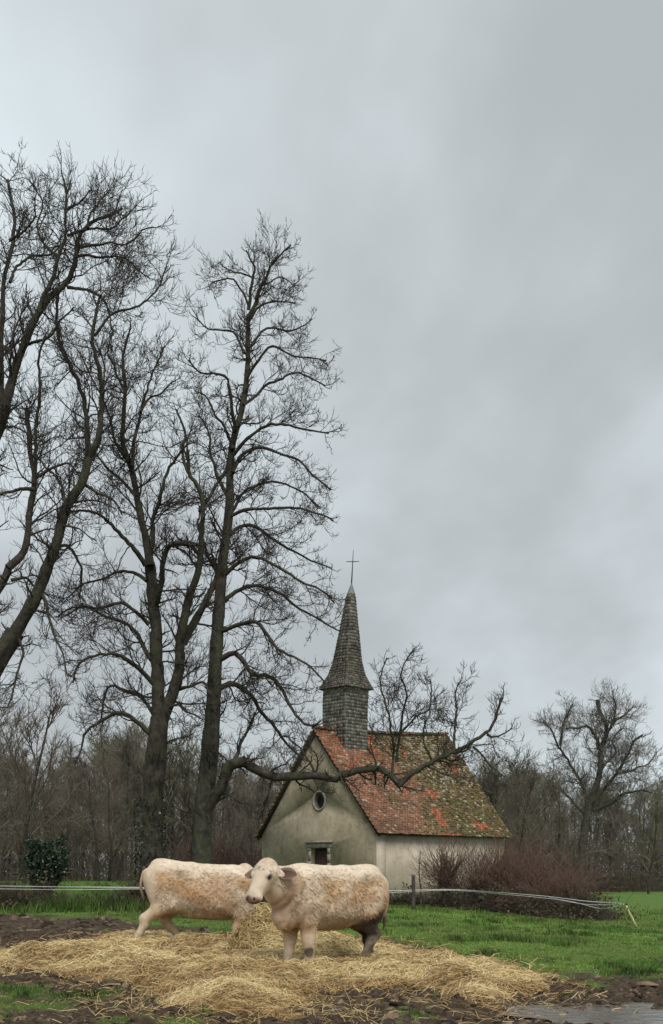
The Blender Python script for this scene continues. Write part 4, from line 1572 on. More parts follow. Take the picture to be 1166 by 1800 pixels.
for k in range(12):       # behind the chapel
    px = 500 + 380 * ((k * .618034) % 1)
    Y = rw.uniform(90, 118); var = rw.randrange(6)
    hm = (HY - (1335 + rw.uniform(0, 50))) / F * Y + 1.2
    wood_tree(px, Y, var, hm / (variants[var][0] * 1.08), 'one of the bare trees hidden behind the chapel roof', 'bare trees behind the chapel', rw.uniform(0, 6.28))
mid = [(44, 58, 1, 1.12, 'bare spreading tree with a dark trunk above the ivy-clad stump'), (-40, 52, 0, .85, 'bare tree at the left edge below the huge leaning tree'), (200, 66, 4, .72, 'thin bare tree seen left of the low forking trunk'), (445, 62, 3, .7, 'low bare tree close to the left corner of the chapel'), (912, 66, 1, .86, 'bare tree rising close behind the right end of the chapel roof'), (985, 72, 3, .95, 'dark bare tree in front of the wood left of the broad tree'), (1140, 76, 2, .62, 'slim bare tree right of the broad tree')]
for px, Y, v, s, lab in mid:
    wood_tree(px, Y, v, s, lab, None, rw.uniform(0, 6.28))


def twig_mass(n, boxf, lo, hi, up, rad, nseg=4, wander=.2):
    """n free twigs rooted at points boxf(n)"""
    P = boxf(n)
    d = norm(rng.normal(0, 1, (n, 3)) + np.array([0, 0, up]))
    L = rng.uniform(lo, hi, n)[:, None]
    pts = [P]
    for s in range(nseg):
        d = norm(d + rng.normal(0, wander, (n, 3)))
        pts.append(pts[-1] + d * L / nseg)
    C = np.stack(pts, 1)
    r = rad * rng.uniform(.6, 1.4, n)[:, None] * np.linspace(1, .4, nseg + 1)[None]
    V, Q, _ = tube_arrays(C, r, 3)
    return V, Q


def thicket(name, label, n, px0, px1, y0, y1, hmax, matl, seed):
    def f(n):
        px = rng.uniform(px0, px1, n); Y = rng.uniform(y0, y1, n)
        X = (px - HX) / F * Y
        h = hmax * (.55 + .45 * vnoise(X * .25, Y * .25, seed))
        return np.stack([X, Y, gz(X, Y) + h * rng.random(n) ** 1.5 * .8], 1)
    V, Q = twig_mass(n, f, .8, 2.6, 1.2, .019, 2, .3)
    return tag(obj(name, mesh_np(name, V, Q), matl), label, 'undergrowth', kind='stuff')


THICK = twig_mat('thicket_twigs', (.10, .084, .064), (.17, .145, .11))
THICK2 = twig_mat('thicket_twigs_red', (.075, .048, .036), (.105, .07, .052))
thicket('undergrowth', 'dense brown thicket at the foot of the wood behind the tall trees', 13000, -80, 560, 76, 112, 6.5, THICK, 3)
thicket('undergrowth', 'dark tangled thicket along the edge of the wood right of the chapel', 10000, 850, 1260, 84, 112, 6.0, THICK, 6)
thicket('undergrowth', 'reddish brush low along the field edge behind the chapel', 4000, 330, 560, 60, 72, 2.4, THICK2, 9)

# ------------------------------------------------------------------ shrubs, brambles, ivy
SHRUB_RED = twig_mat('red_shoots', (.125, .076, .06), (.195, .122, .096))
SHRUB_DARK = twig_mat('bramble_canes', (.05, .038, .031), (.11, .083, .066))
LEAF = mat_col('dull_leaves', .65, .3)


def leaves(n, P, size, cols):
    d = norm(rng.normal(0, 1, (n, 3))); s = norm(np.cross(d, rng.normal(0, 1, (n, 3))))
    L = size * rng.uniform(.6, 1.3, n)[:, None]
    V = np.stack([P - d * L * .5, P + s * L * .38, P + d * L * .55, P - s * L * .38], 1).reshape(-1, 3)
    Q = np.arange(n * 4).reshape(n, 4)
    return V, Q, np.repeat(cols, 4, 0)


def shrub(name, label, px, Y, top, nstem, spread, matl, dense=1.0, leafy=0, group=None, stemw=.05, stemh=.5):
    X = (px - HX) / F * Y
    z0 = float(gz(X, Y))
    h = EYE + (HY - top) / F * Y - z0
    root = tag(empty(name, (X, Y, z0)), label, 'bush', group)
    n = nstem
    st = np.zeros((n, 8, 3))
    a = rng.random(n) * 6.28
    p = np.stack([np.cos(a), np.sin(a), 0 * a], 1) * (spread * .25 * np.sqrt(rng.random(n)))[:, None]
    p[:, 2] = -.05
    d = norm(np.stack([np.cos(a), np.sin(a), 2.6 + 0 * a], 1) + rng.normal(0, .25, (n, 3)))
    for i in range(8):
        st[:, i] = p
        p = p + d * h * stemh / 7
        d = norm(d + rng.normal(0, .22, (n, 3)))
    sr = np.linspace(1, .65, 8)[None] * rng.uniform(.6, 1.2, n)[:, None] * stemw
    for i in range(n):
        V, Q, _ = tube_arrays(st[i:i + 1], sr[i:i + 1], 6)
        obj('stem', mesh_np('stem', V, Q), SHRUB_DARK, root)
    ln = lambda pl, t, K: h * (1 - stemh) * rng.uniform(.6, 1.25, K) * (1.3 - .3 * t)
    A, Ra = spawn(st, sr, np.full(n, 17 * dense), .45, 1.0, (.2, 1.0), ln, 5, .11, .05, .10, .35, .009, r0max=.018)
    A2, Ra2 = spawn(st, sr, np.full(n, 5 * dense), .1, .7, (.6, 1.4), lambda pl, t, K: h * .5 * rng.uniform(.4, 1., K), 5, .16, .0, -.02, .3, .008, r0max=.014)
    A = np.concatenate([A, A2]); Ra = np.concatenate([Ra, Ra2])
    B, Rb = spawn(A, Ra, np.full(len(A), 4.2 * dense), .15, 1., (.3, .8), lambda pl, t, K: pl * rng.uniform(.25, .55, K), 3, .12, .03, .08, .8, .0065)
    parts = []
    for PP, RR in ((A, Ra), (B, Rb)):
        V, Q, _ = tube_arrays(PP, RR, 3); parts.append((V, Q))
    V, Q = join_arrays(parts)
    obj('crown', mesh_np('crown', V, Q), matl, root)
    if leafy:
        P = np.stack([rng.normal(0, spread * .36, leafy), rng.normal(0, spread * .30, leafy), np.abs(rng.normal(0, h * .28, leafy))], 1)
        c = np.array([.052, .055, .022]) * (.5 + rng.random((leafy, 1)) * 1.1)
        c = np.where(rng.random((leafy, 1)) < .35, np.array([.075, .05, .035]), c)
        V, Q, C = leaves(leafy, P, .085, c)
        obj('foliage', mesh_np('foliage', V, Q, C, smooth=False), LEAF, root)
    return root


shrub('pollard_bush', 'red-twigged bush on knobbly stems against the pale side wall, nearest the chapel door side', 796, 43.5, 1468, 7, 1.7, SHRUB_RED, 1.05, stemw=.075)
shrub('pollard_bush', 'red-twigged bush in the middle of the pale side wall', 834, 43.2, 1466, 8, 1.7, SHRUB_RED, 1.05, stemw=.07)
shrub('pollard_bush', 'red-twigged bush at the right end of the pale side wall', 874, 43.0, 1472, 7, 1.6, SHRUB_RED, .8, stemw=.065)
for i, (px, Y, top, lf, lab) in enumerate([(912, 42, 1464, 900, 'tall reddish thorn bush just right of the chapel corner'), (945, 41, 1474, 1200, 'reddish thorn bush second from the chapel corner'), (978, 40, 1494, 1400, 'reddish thorn bush third from the chapel corner'), (1005, 39, 1520, 1400, 'lower reddish bush before the end of the hedge'), (1030, 37.5, 1562, 1200, 'low bramble at the far right end of the hedge')]):
    shrub('thorn_bush', lab, px, Y, top, 9, 2.3, SHRUB_RED if i < 4 else SHRUB_DARK, .95, lf, stemw=.028, stemh=.45)


def bramble(name, label, pts, n, h, spread, nleaf, cane=None):
    """low tangle along a line of (px, Y) points"""
    Q0 = np.array([[(px - HX) / F * Y, Y] for px, Y in pts])

    def line(n):
        t = rng.random(n) * (len(Q0) - 1)
        i = np.minimum(t.astype(int), len(Q0) - 2); w = (t - i)[:, None]
        return Q0[i] * (1 - w) + Q0[i + 1] * w

    def f(n):
        p = line(n) + rng.normal(0, spread, (n, 2))
        return np.stack([p[:, 0], p[:, 1], gz(p[:, 0], p[:, 1]) + h * (.1 + 1.1 * vnoise(p[:, 0] * 1.3, p[:, 1] * 1.3, 21)) * .6 * rng.random(n) ** 1.6], 1)
    V, Q = twig_mass(n, f, h * .4, h * 1.1, .9, .008, 3, .4)
    o = tag(obj(name, mesh_np(name, V, Q), cane or SHRUB_DARK), label, 'brambles', kind='stuff')
    if nleaf:
        p = line(nleaf) + rng.normal(0, spread * 1.05, (nleaf, 2))
        z = gz(p[:, 0], p[:, 1]) + h * (.15 + 1.1 * sstep(.2, .8, vnoise(p[:, 0] * 1.3, p[:, 1] * 1.3, 21))) * rng.random(nleaf) ** 1.5
        c = np.array([.065, .072, .030]) * (.45 + rng.random((nleaf, 1)) * 1.3)
        c = np.where(rng.random((nleaf, 1)) < .4, np.array([.12, .085, .055]), c)
        V, Q, C = leaves(nleaf, np.stack([p[:, 0], p[:, 1], z], 1), .10, c)
        obj('foliage', mesh_np('foliage', V, Q, C, smooth=False), LEAF, o)
    return o


bramble('bramble_hedge', 'dark low bramble hedge sloping down right from the chapel wall', [(790, 42.6), (880, 41.6), (960, 39.5), (1040, 36.6)], 4200, .85, .5, 5500)
bramble('weeds', 'dark dead weeds along the foot of the pale side wall', [(680, 45.5), (740, 44.6), (800, 43.6)], 900, .75, .22, 1500)
bramble('brambles', 'dark bramble patch at the left edge behind the white tape', [(-60, 37.5), (0, 37.5), (62, 38)], 1500, 1.35, .45, 3500)
bramble('brambles', 'scrubby dry weeds in the ditch left of the low forking tree', [(90, 39.5), (160, 40), (235, 40)], 700, .6, .4, 700)
bramble('brambles', 'dark scrub round the foot of the low forking tree', [(235, 39.2), (262, 39), (300, 39.4)], 700, 1.3, .4, 1800)
bramble('brambles', 'dark low hedge at the foot of the slim tall tree and left of the chapel', [(300, 43), (390, 46), (470, 51)], 1800, 1.9, .5, 1500)
bramble('field_hedge', 'low dark hedge along the far edge of the right field', [(1030, 84), (1100, 84), (1260, 84)], 1600, 1.0, .8, 1200)


def ivy_tree():
    Y = 39.0
    px = 80
    X = (px - HX) / F * Y
    z0 = float(gz(X, Y))
    root = tag(empty('ivy_stump', (X, Y, z0)), 'short dead tree smothered by a round dark mass of ivy', 'tree')
    P = catmull(np.array([[0, 0, -.1], [.05, 0, .7], [-.05, .05, 1.5], [0, 0, 2.3]]), 10)[None]
    V, Q, _ = tube_arrays(P, np.linspace(.26, .14, 10)[None], 9)
    obj('trunk', mesh_np('trunk', V, Q), BARK, root)
    n = 7000
    cl = np.array([[0, 0, 1.75, .62], [-.35, 0, 1.55, .42], [.38, .1, 1.6, .40], [.05, -.1, 2.1, .42], [-.2, 0, 1.25, .34], [.2, 0, 1.2, .32], [0, 0, .7, .28], [0.02, 0, .4, .25]])
    cl = np.vstack([cl, np.column_stack([rng.uniform(-.85, .85, 16), rng.uniform(-.4, .4, 16), rng.uniform(.8, 2.6, 16), rng.uniform(.12, .24, 16)])])
    pr = cl[:, 3] ** 2
    k = rng.choice(len(cl), n, p=pr / pr.sum())
    d = norm(rng.normal(0, 1, (n, 3)))
    p = cl[k, :3] + d * (cl[k, 3] * (.45 + .75 * rng.random(n)))[:, None]
    c = np.array([.026, .046, .022]) * (.4 + 1.2 * rng.random((n, 1)))
    V, Q, C = leaves(n, p, .10, c)
    obj('crown', mesh_np('crown', V, Q, C, smooth=False), mat_col('ivy', .35, .5), root)


ivy_tree()
n = 1500            # ivy climbing the foot of the forking tree
_a = rng.random(n) * 6.28; _h = 4.2 * rng.random(n) ** 1.6
_p = at(265, 1590, 40.0) * np.array([1, 1, 0]) + np.stack([np.cos(_a) * (.62 - .03 * _h), np.sin(_a) * (.62 - .03 * _h), .2 + _h], 1)
V, Q, C = leaves(n, _p, .10, np.array([.022, .032, .016]) * (.5 + 1.0 * rng.random((n, 1))))
tag(obj('ivy', mesh_np('ivy', V, Q, C, smooth=False), bpy.data.materials['ivy']), 'dark ivy climbing the foot of the low forking tree', 'ivy', kind='stuff')

# ------------------------------------------------------------------ electric fence
TAPE, _t, _b = new_mat('white_tape')
_n = noise_node(_t, 25, 3)
_r = ramp_node(_t, _n.outputs['Fac'], [(.3, (.62, .63, .60)), (.7, (.78, .79, .77))])
_t.links.new(_r.outputs[0], _b.inputs['Base Color'])
_b.inputs['Roughness'].default_value = .5
POSTWOOD = mat_noise('grey_post', [(.3, (.045, .037, .03)), (.7, (.11, .095, .078))], 12, .9, 30, .5, .01, stretch=(2, 2, .4))
POSTYEL = mat_noise('pale_post', [(.3, (.40, .38, .15)), (.7, (.55, .52, .24))], 8, .6)


def tape(label, pts, half, w=.020):
    W = np.array([at(px, py, Y) for px, py, Y in pts])
    c = catmull(W, 90)
    s = np.linspace(0, 1, 90)
    tw = .5 * np.sin(s * 19) + .3 * np.sin(s * 53)
    T = norm(np.gradient(c, axis=0))
    sd = norm(np.cross(T, np.array([0, -1.0, 0])))
    bt = np.cross(T, sd)
    wv = sd * np.cos(tw)[:, None] + bt * np.sin(tw)[:, None]
    tv = np.cross(T, wv)
    V = np.stack([c - wv * half - tv * .0015, c + wv * half - tv * .0015, c + wv * half + tv * .0015, c - wv * half + tv * .0015], 1)
    i = np.arange(90 * 4).reshape(90, 4)
    Q = np.stack([i[:-1], np.roll(i[:-1], -1, 1), np.roll(i[1:], -1, 1), i[1:]], -1).reshape(-1, 4)
    return tag(obj('fence_tape', mesh_np('fence_tape', V.reshape(-1, 3), Q, smooth=False), TAPE), label, 'fence tape', 'tapes of the electric fence')


tape('upper white fence tape stretched behind the cows from the left edge to the chapel hedge', [(-120, 1556, 33), (0, 1557.5, 33), (120, 1559, 33.2), (260, 1560, 33.4), (420, 1562, 34.5), (600, 1565, 37), (692, 1565.5, 38.5), (790, 1563.5, 39.5), (880, 1569, 38), (965, 1576, 36.5), (1030, 1584, 34), (1094, 1588, 32)], .0095)
tape('lower white fence tape sagging just under the upper one', [(-120, 1560.5, 33), (0, 1562.5, 33), (120, 1564, 33.2), (260, 1562.5, 33.4), (420, 1566, 34.5), (600, 1569, 37), (692, 1568.5, 38.5), (790, 1565, 39.5), (880, 1571.5, 38), (965, 1579.5, 36.5), (1035, 1590, 34), (1094, 1589, 32.1)], .007)
tape('slack white tape end hooked low at the leaning corner post', [(965, 1577.5, 36.4), (1010, 1586, 35), (1055, 1597, 33.4), (1080, 1594, 32.4), (1096, 1588.5, 32.0)], .007)


def stake(name, label, base, top, r, mat, group=None, k=8, pr=None):
    b = np.array(base); t = np.array(top)
    P = np.stack([b + (t - b) * s for s in np.linspace(0, 1, 6)])
    P[1:-1] += rng.normal(0, .006, (4, 3))
    rr = np.linspace(r, r * .9, 6)
    V, Q, caps = tube_arrays((P - b)[None], rr[None], k, True)
    root = tag(empty(name, b), label, 'fence post', group)
    obj('shaft', mesh_np(name, V, [Q, caps], smooth=True), mat, root)
    ins = mat_ins
    d = norm(t - b)
    c = t - d * .08
    V, Q, caps = tube_arrays(np.array([[c - b + np.array([0, -r * .8, 0]), c - b + np.array([0, -r - .03, .0])]]), np.array([[.016, .02]]), 6, True)
    obj('insulator', mesh_np('insulator', V, [Q, caps]), ins, root)
    return root


mat_ins = mat_noise('insulator', [(.3, (.02, .02, .02)), (.7, (.05, .05, .05))], 20, .5)
stake('fence_post', 'short dark wooden fence post by the pale side wall', at(727, 1602, 39), at(727, 1538, 39), .075, POSTWOOD)
stake('fence_post', 'pale yellow leaning corner post at the end of the white tape', at(1119, 1630, 32), at(1101, 1592, 32), .035, POSTYEL)
stake('fence_post', 'thin upright stake beside the leaning corner post', at(1103, 1624, 32.4), at(1096, 1589, 32), .016, POSTYEL)
stake('fence_post', 'thin grey stake under the white tape left of the grazing cow', at(203, 1603, 33.3), at(203, 1561, 33.3), .022, POSTWOOD)
stake('fence_post', 'pale stake under the tape hidden behind the front cow', at(560, 1600, 36.2), at(560, 1563, 36.2), .02, POSTWOOD)
# bare sapling by the post
_P = catmull(np.array([at(741, 1602, 40), at(740, 1565, 40), at(737, 1535, 40), at(739, 1497, 40)]), 12)[None]
_o = _P[0][0]
sap = tag(empty('sapling', _o), 'single bare grey sapling stem standing before the pale side wall', 'sapling')
V, Q, _ = tube_arrays(_P - _o, np.linspace(.035, .012, 12)[None], 6)
obj('stem', mesh_np('stem', V, Q), BARK, sap)
A, Ra = spawn(_P - _o, np.linspace(.04, .012, 12)[None], np.array([9.0]), .3, 1., (.3, .8), lambda pl, t, K: rng.uniform(.2, .6, K), 5, .12, .05, .1, .4, .007)
V, Q, _ = tube_arrays(A, Ra, 4)
obj('crown', mesh_np('crown', V, Q), TWIG, sap)
# far tape across the right field

# ------------------------------------------------------------------ cows: smooth implicit bodies turned into one skin


def smin(a, b, k):
    h = np.clip(.5 + .5 * (b - a) / k, 0, 1)
    return b * (1 - h) + a * h - k * h * (1 - h)


def sd_ell(P, c, r, axes=None):
    q = P - np.asarray(c)
    if axes is not None:
        q = np.stack([(q * a).sum(-1) for a in axes], -1)
    r = np.asarray(r)
    k0 = np.linalg.norm(q / r, axis=-1); k1 = np.linalg.norm(q / (r * r), axis=-1)
    return k0 * (k0 - 1) / np.maximum(k1, 1e-6)


def sd_cone(P, a, b, ra, rb):
    a = np.asarray(a, float); b = np.asarray(b, float)
    ba = b - a
    t = np.clip(((P - a) @ ba) / (ba @ ba), 0, 1)
    return np.linalg.norm(P - a - t[..., None] * ba, axis=-1) - (ra + (rb - ra) * t)


def surface_nets(D, org, h):
    """quads of the zero level of the grid D"""
    nx, ny, nz = D.shape
    neg = D < 0
    c = [neg[i:nx - 1 + i, j:ny - 1 + j, k:nz - 1 + k] for i in (0, 1) for j in (0, 1) for k in (0, 1)]
    cnt = sum(x.astype(int) for x in c)
    cell = (cnt > 0) & (cnt < 8)
    idx = -np.ones(cell.shape, int)
    ii = np.argwhere(cell)
    idx[cell] = np.arange(len(ii))
    acc = np.zeros((len(ii), 3)); num = np.zeros(len(ii))
    offs = [(i, j, k) for i in (0, 1) for j in (0, 1) for k in (0, 1)]
    val = {o: D[ii[:, 0] + o[0], ii[:, 1] + o[1], ii[:, 2] + o[2]] for o in offs}
    for o in offs:
        for ax in range(3):
            if o[ax] == 0:
                p = list(o); p[ax] = 1; p = tuple(p)
                a, b = val[o], val[p]
                x = (a < 0) != (b < 0)
                t = np.where(x, a / np.where(np.abs(a - b) < 1e-9, 1, a - b), 0)
                pos = np.tile(np.array(o, float), (len(ii), 1)); pos[:, ax] = t
                acc += pos * x[:, None]; num += x
    V = (ii + acc / np.maximum(num, 1)[:, None]) * h + org
    Q = []
    for ax in range(3):
        a = neg; sl0 = [slice(None)] * 3; sl1 = [slice(None)] * 3
        sl0[ax] = slice(0, -1); sl1[ax] = slice(1, None)
        e0, e1 = a[tuple(sl0)], a[tuple(sl1)]
        cr = np.argwhere(e0 != e1)
        u, v = [(1, 2), (2, 0), (0, 1)][ax]
        ok = (cr[:, u] > 0) & (cr[:, v] > 0) & (cr[:, u] < D.shape[u] - 1) & (cr[:, v] < D.shape[v] - 1)
        cr = cr[ok]
        s = e0[tuple(cr.T)]

        def cell_at(du, dv):
            q = cr.copy(); q[:, u] += du; q[:, v] += dv
            return idx[tuple(q.T)]
        q = np.stack([cell_at(-1, -1), cell_at(0, -1), cell_at(0, 0), cell_at(-1, 0)], 1)
        q[~s] = q[~s][:, ::-1]
        Q.append(q)
    Q = np.concatenate(Q)
    return V, Q[(Q >= 0).all(1)]


def head_frame(h, roll=0.0):
    h = norm(np.asarray(h, float))
    up = np.array([0, 0, 1.0])
    n = norm(up - (up @ h) * h)
    e = np.cross(h, n)
    if roll:
        n, e = n * math.cos(roll) + e * math.sin(roll), e * math.cos(roll) - n * math.sin(roll)
    return h, n, e


HS = 1.24      # head size


def cow_sdf(P, pose):
    k = .10
    D = sd_ell(P, (-.05, 0, .99), (.92, .38, .43))
    D = smin(D, sd_ell(P, (.42, 0, 1.0), (.46, .325, .43)), k)
    D = smin(D, sd_ell(P, (-.68, 0, 1.10), (.37, .315, .37)), k)
    D = smin(D, sd_ell(P, (.0, 0, .90), (.62, .39, .36)), k)            # belly
    D = smin(D, sd_ell(P, (.42, 0, 1.30), (.36, .13, .15)), .12)           # withers
    D = smin(D, sd_cone(P, (-.84, 0, 1.36), (-.3, 0, 1.34), .13, .12), .10)
    D = smin(D, sd_cone(P, (-.3, 0, 1.33), (.5, 0, 1.34), .12, .12), .10)
    for s in (-1, 1):
        D = smin(D, sd_ell(P, (-.52, s * .22, 1.32), (.17, .11, .08)), .12)    # hip bones
        D = smin(D, sd_ell(P, (-.72, s * .20, .98), (.27, .17, .36)), .10)      # thighs
        D = smin(D, sd_ell(P, (.46, s * .22, 1.0), (.24, .13, .34)), .09)       # shoulders
        D = smin(D, sd_ell(P, (-.97, s * .10, 1.17), (.10, .10, .14)), .10)
        fl = sd_ell(P, (-.33, s * .47, 1.16), (.13, .15, .13))                   # hollow flank
        D = -smin(-D, fl, .07)
        fl = sd_ell(P, (.20, s * .52, 1.02), (.05, .17, .30))                    # behind the shoulder
        D = -smin(-D, fl, .06)
        D = smin(D, sd_cone(P, (.36, s * .17, 1.30), (.52, s * .30, .92), .07, .08), .08)
    D = smin(D, sd_ell(P, (.74, 0, .73), (.19, .15, .20)), .12)               # brisket
    # neck and head
    O = np.array(pose['poll']); h, n, e = head_frame(pose['head'], pose.get('roll', 0))
    nb = O + h * .10 * HS - n * .06
    mid = np.array(pose.get('neck', (.5 * (.62 + nb[0]), .5 * nb[1], .5 * (1.12 + nb[2]))))
    D = smin(D, sd_cone(P, (.52, 0, 1.12), mid, .325, .25), .12)
    D = smin(D, sd_cone(P, mid, nb, .25, .155), .09)
    D = smin(D, sd_cone(P, (.78, 0, .86), (mid + nb) / 2 - np.array([0, 0, .13]), .11, .09), .10)   # dewlap
    H = sd_ell(P, O + h * .11 * HS - n * .03, np.array([.15, .128, .150]) * HS, (h, n, e))
    H = smin(H, sd_cone(P, O + h * .12 * HS - n * .015 * HS, O + h * .42 * HS - n * .015 * HS, .117 * HS, .080 * HS), .05)
    H = smin(H, sd_cone(P, O + h * .15 * HS - n * .115 * HS, O + h * .42 * HS - n * .065 * HS, .082 * HS, .055 * HS), .05)
    H = smin(H, sd_ell(P, O + h * .475 * HS - n * .030 * HS, np.array([.075, .072, .110]) * HS, (h, n, e)), .045)
    H = smin(H, sd_ell(P, O + h * .02 * HS + n * .0, np.array([.085, .095, .105]) * HS, (h, n, e)), .05)
    for s in (-1, 1):
        H = smin(H, sd_ell(P, O + h * .19 * HS + n * .045 * HS + s * e * .095 * HS, np.array([.055, .035, .035]) * HS, (h, n, e)), .03)  # brow
        nos = O + h * .532 * HS + n * .012 * HS + s * e * .045 * HS
        H = np.maximum(H, -(np.linalg.norm(P - nos, axis=-1) - .019 * HS))
    D = smin(D, H, .05)
    # legs: list of joint chains with radii
    for ch in pose['legs']:
        L = None
        for (a, ra), (b, rb) in zip(ch[:-1], ch[1:]):
            d = sd_cone(P, a, b, ra, rb)
            L = d if L is None else smin(L, d, .035)
        D = smin(D, L, .06)
    return D


def front_leg(x, y, fx, bend=0.0):
    return [((x, y, .92), .175), ((x + .02, y, .72), .145), ((x + (fx - x) * .5 + bend, y, .46), .098), ((x + (fx - x) * .5 + bend * .9, y, .40), .092), ((x + (fx - x) * .85, y, .18), .066), ((fx, y, .10), .074), ((fx + .03, y, .03), .075)]


def hind_leg(y, fx):
    hx = -.86 + (fx + .84) * .45
    return [((-.68, y, 1.0), .24), ((-.60, y * 1.05, .78), .19), ((-.72 + (fx + .84) * .3, y * 1.05, .62), .125), ((hx - .03, y, .47), .086), ((hx + (fx - hx) * .3, y, .36), .070), ((fx - .02, y, .15), .060), ((fx, y, .09), .068), ((fx + .03, y, .03), .072)]


COWHIDE = mat_col('cow_hide', .85, .15, 14, .12, 30, .45, .012)
M_HOOF = mat_noise('hoof', [(.3, (.03, .024, .02)), (.7, (.07, .055, .045))], 12, .6)
M_EYE = mat_noise('eye', [(.3, (.010, .007, .006)), (.7, (.018, .012, .010))], 30, .1, spec=.6)
M_TAG = mat_noise('horn', [(.3, (.32, .26, .18)), (.7, (.45, .38, .28))], 12, .5)


def vn3(P, s, seed):
    return (fbm(P[:, 0] * s + 3, P[:, 2] * s, seed, 4) + fbm(P[:, 1] * s + 9, P[:, 2] * s + P[:, 0] * s * .5, seed + 7, 4)) / 2


def cow_colours(P, Nn, pose):
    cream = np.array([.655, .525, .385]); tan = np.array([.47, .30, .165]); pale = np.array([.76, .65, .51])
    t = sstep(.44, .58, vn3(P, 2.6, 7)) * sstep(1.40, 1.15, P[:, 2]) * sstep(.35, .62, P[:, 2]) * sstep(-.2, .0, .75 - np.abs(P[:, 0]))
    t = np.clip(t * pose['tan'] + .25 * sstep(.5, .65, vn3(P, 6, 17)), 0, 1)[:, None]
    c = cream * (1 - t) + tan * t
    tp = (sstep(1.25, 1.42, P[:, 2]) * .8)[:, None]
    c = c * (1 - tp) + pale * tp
    # curly coat: small light and dark locks
    lk = sstep(.45, .55, vn3(P, 13, 23))[:, None]
    mid = (sstep(.85, .6, np.abs(P[:, 0])) * sstep(1.42, 1.2, P[:, 2]) * sstep(.5, .65, P[:, 2]))[:, None]
    lk = lk * (.12 + .20 * mid)
    c = c * (1 - lk) + tan * .8 * lk
    for (x, y, z, r, w, col) in pose['stains']:
        d = np.linalg.norm((P - np.array([x, y, z])) / np.asarray(r), axis=1) + 1.0 * (vn3(P, 7, 31) - .5)
        k = (sstep(1.15, .6, d) * w)[:, None]
        c = c * (1 - k) + np.asarray(col) * k
    # wet muddy lower legs
    hl = (sstep(-.32, -.5, P[:, 0]) * sstep(.80, .50, P[:, 2] + .5 * (vn3(P, 6, 41) - .5)) * pose.get('hind', 0) * (.55 + .45 * sstep(.40, .58, vn3(P, 9, 47))))[:, None]
    c = c * (1 - hl) + np.array([.045, .034, .028]) * hl
    lm = (sstep(.30, .12, P[:, 2] + .22 * (vn3(P, 8, 3) - .5)) * .55)[:, None]
    c = c * (1 - lm) + np.array([.16, .115, .08]) * lm
    # face: paler, pink muzzle
    O = np.array(pose['poll']); h, n, e = head_frame(pose['head'], pose.get('roll', 0))
    q = P - O
    th, tn, te = q @ h / HS, q @ n / HS, q @ e / HS
    face = (sstep(.06, .16, th) * sstep(.30, .2, np.abs(te)) * sstep(-.22, -.12, tn) * sstep(.7, .62, th))[:, None]
    c = c * (1 - face * .7) + np.array([.60, .49, .37]) * face * .7
    pink = (sstep(.50, .525, th + .015 * np.sin(te * 40)) * sstep(.62, .58, th) * sstep(.16, .12, np.abs(te)) * sstep(-.20, -.14, tn))[:, None]
    c = c * (1 - pink) + np.array([.27, .15, .12]) * pink
    mouth = (sstep(.014, .006, np.abs(tn + .062 - .25 * (th - .5))) * sstep(.36, .42, th) * sstep(.60, .57, th) * sstep(.2, .15, np.abs(te)))[:, None]
    c = c * (1 - .8 * mouth) + np.array([.07, .045, .035]) * .8 * mouth
    fore = (sstep(.16, .04, th) * sstep(-.03, .05, tn) * sstep(.16, .08, np.abs(te)) * sstep(-.1, -.02, th) * .45)[:, None]
    c = c * (1 - fore) + np.array([.42, .27, .16]) * fore
    for s in (-1, 1):
        dn = np.linalg.norm(q - (h * .535 + n * .012 + s * e * .047) * HS, axis=1)
        k = sstep(.034, .02, dn)[:, None]
        c = c * (1 - k) + np.array([.035, .02, .018]) * k
        de = np.linalg.norm(q - (h * .215 + n * .022 + s * e * .126) * HS, axis=1)
        k = (sstep(.062, .032, de) * .85)[:, None]
        c = c * (1 - k) + np.array([.11, .065, .05]) * k
    return c


def ear_mesh(s, O, h, n, e, droop):
    """cupped leaf-shaped ear"""
    base = O + (h * .045 - n * .06 + s * e * .115) * HS
    d = norm(s * e * .95 - h * -.05 - n * droop)
    up = norm(-h + .0 * n); up = norm(up - (up @ d) * d); fw = np.cross(d, up)
    if fw @ n < 0:
        fw = -fw
    L, W = .235 * HS, .082 * HS
    nu, nv = 9, 7
    V, C = [], []
    for i in range(nu):
        u = i / (nu - 1)
        w = W * (math.sin(math.pi * (u * .86 + .10)) ** .75) * (1 if u < .97 else .5)
        for j in range(nv):
            a = (j / (nv - 1) - .5) * 2
            curl = (1 - a * a)
            V.append(base + d * u * L + up * a * w - fw * curl * w * .75 * (1 - .3 * u))
            inner = (1 if abs(a) < .8 else .15) * (1 - u * .25)
            C.append(np.array([.62, .48, .36]) * (1 - inner) + np.array([.045, .02, .015]) * inner)
    V = np.array(V); C = np.array(C)
    i = np.arange(nu * nv).reshape(nu, nv)
    Q = np.stack([i[:-1, :-1], i[:-1, 1:], i[1:, 1:], i[1:, :-1]], -1).reshape(-1, 4)
    back = V - fw * .014
    n0 = len(V)
    rim = np.concatenate([i[0, :], i[1:, -1], i[-1, -2::-1], i[-2:0:-1, 0]])
    S = np.stack([rim, np.roll(rim, -1), np.roll(rim, -1) + n0, rim + n0], 1)
    return mesh_np('ear', np.vstack([V, back]), np.vstack([Q, Q[:, ::-1] + n0, S]), np.vstack([C, np.tile([.60, .46, .34], (n0, 1))]))


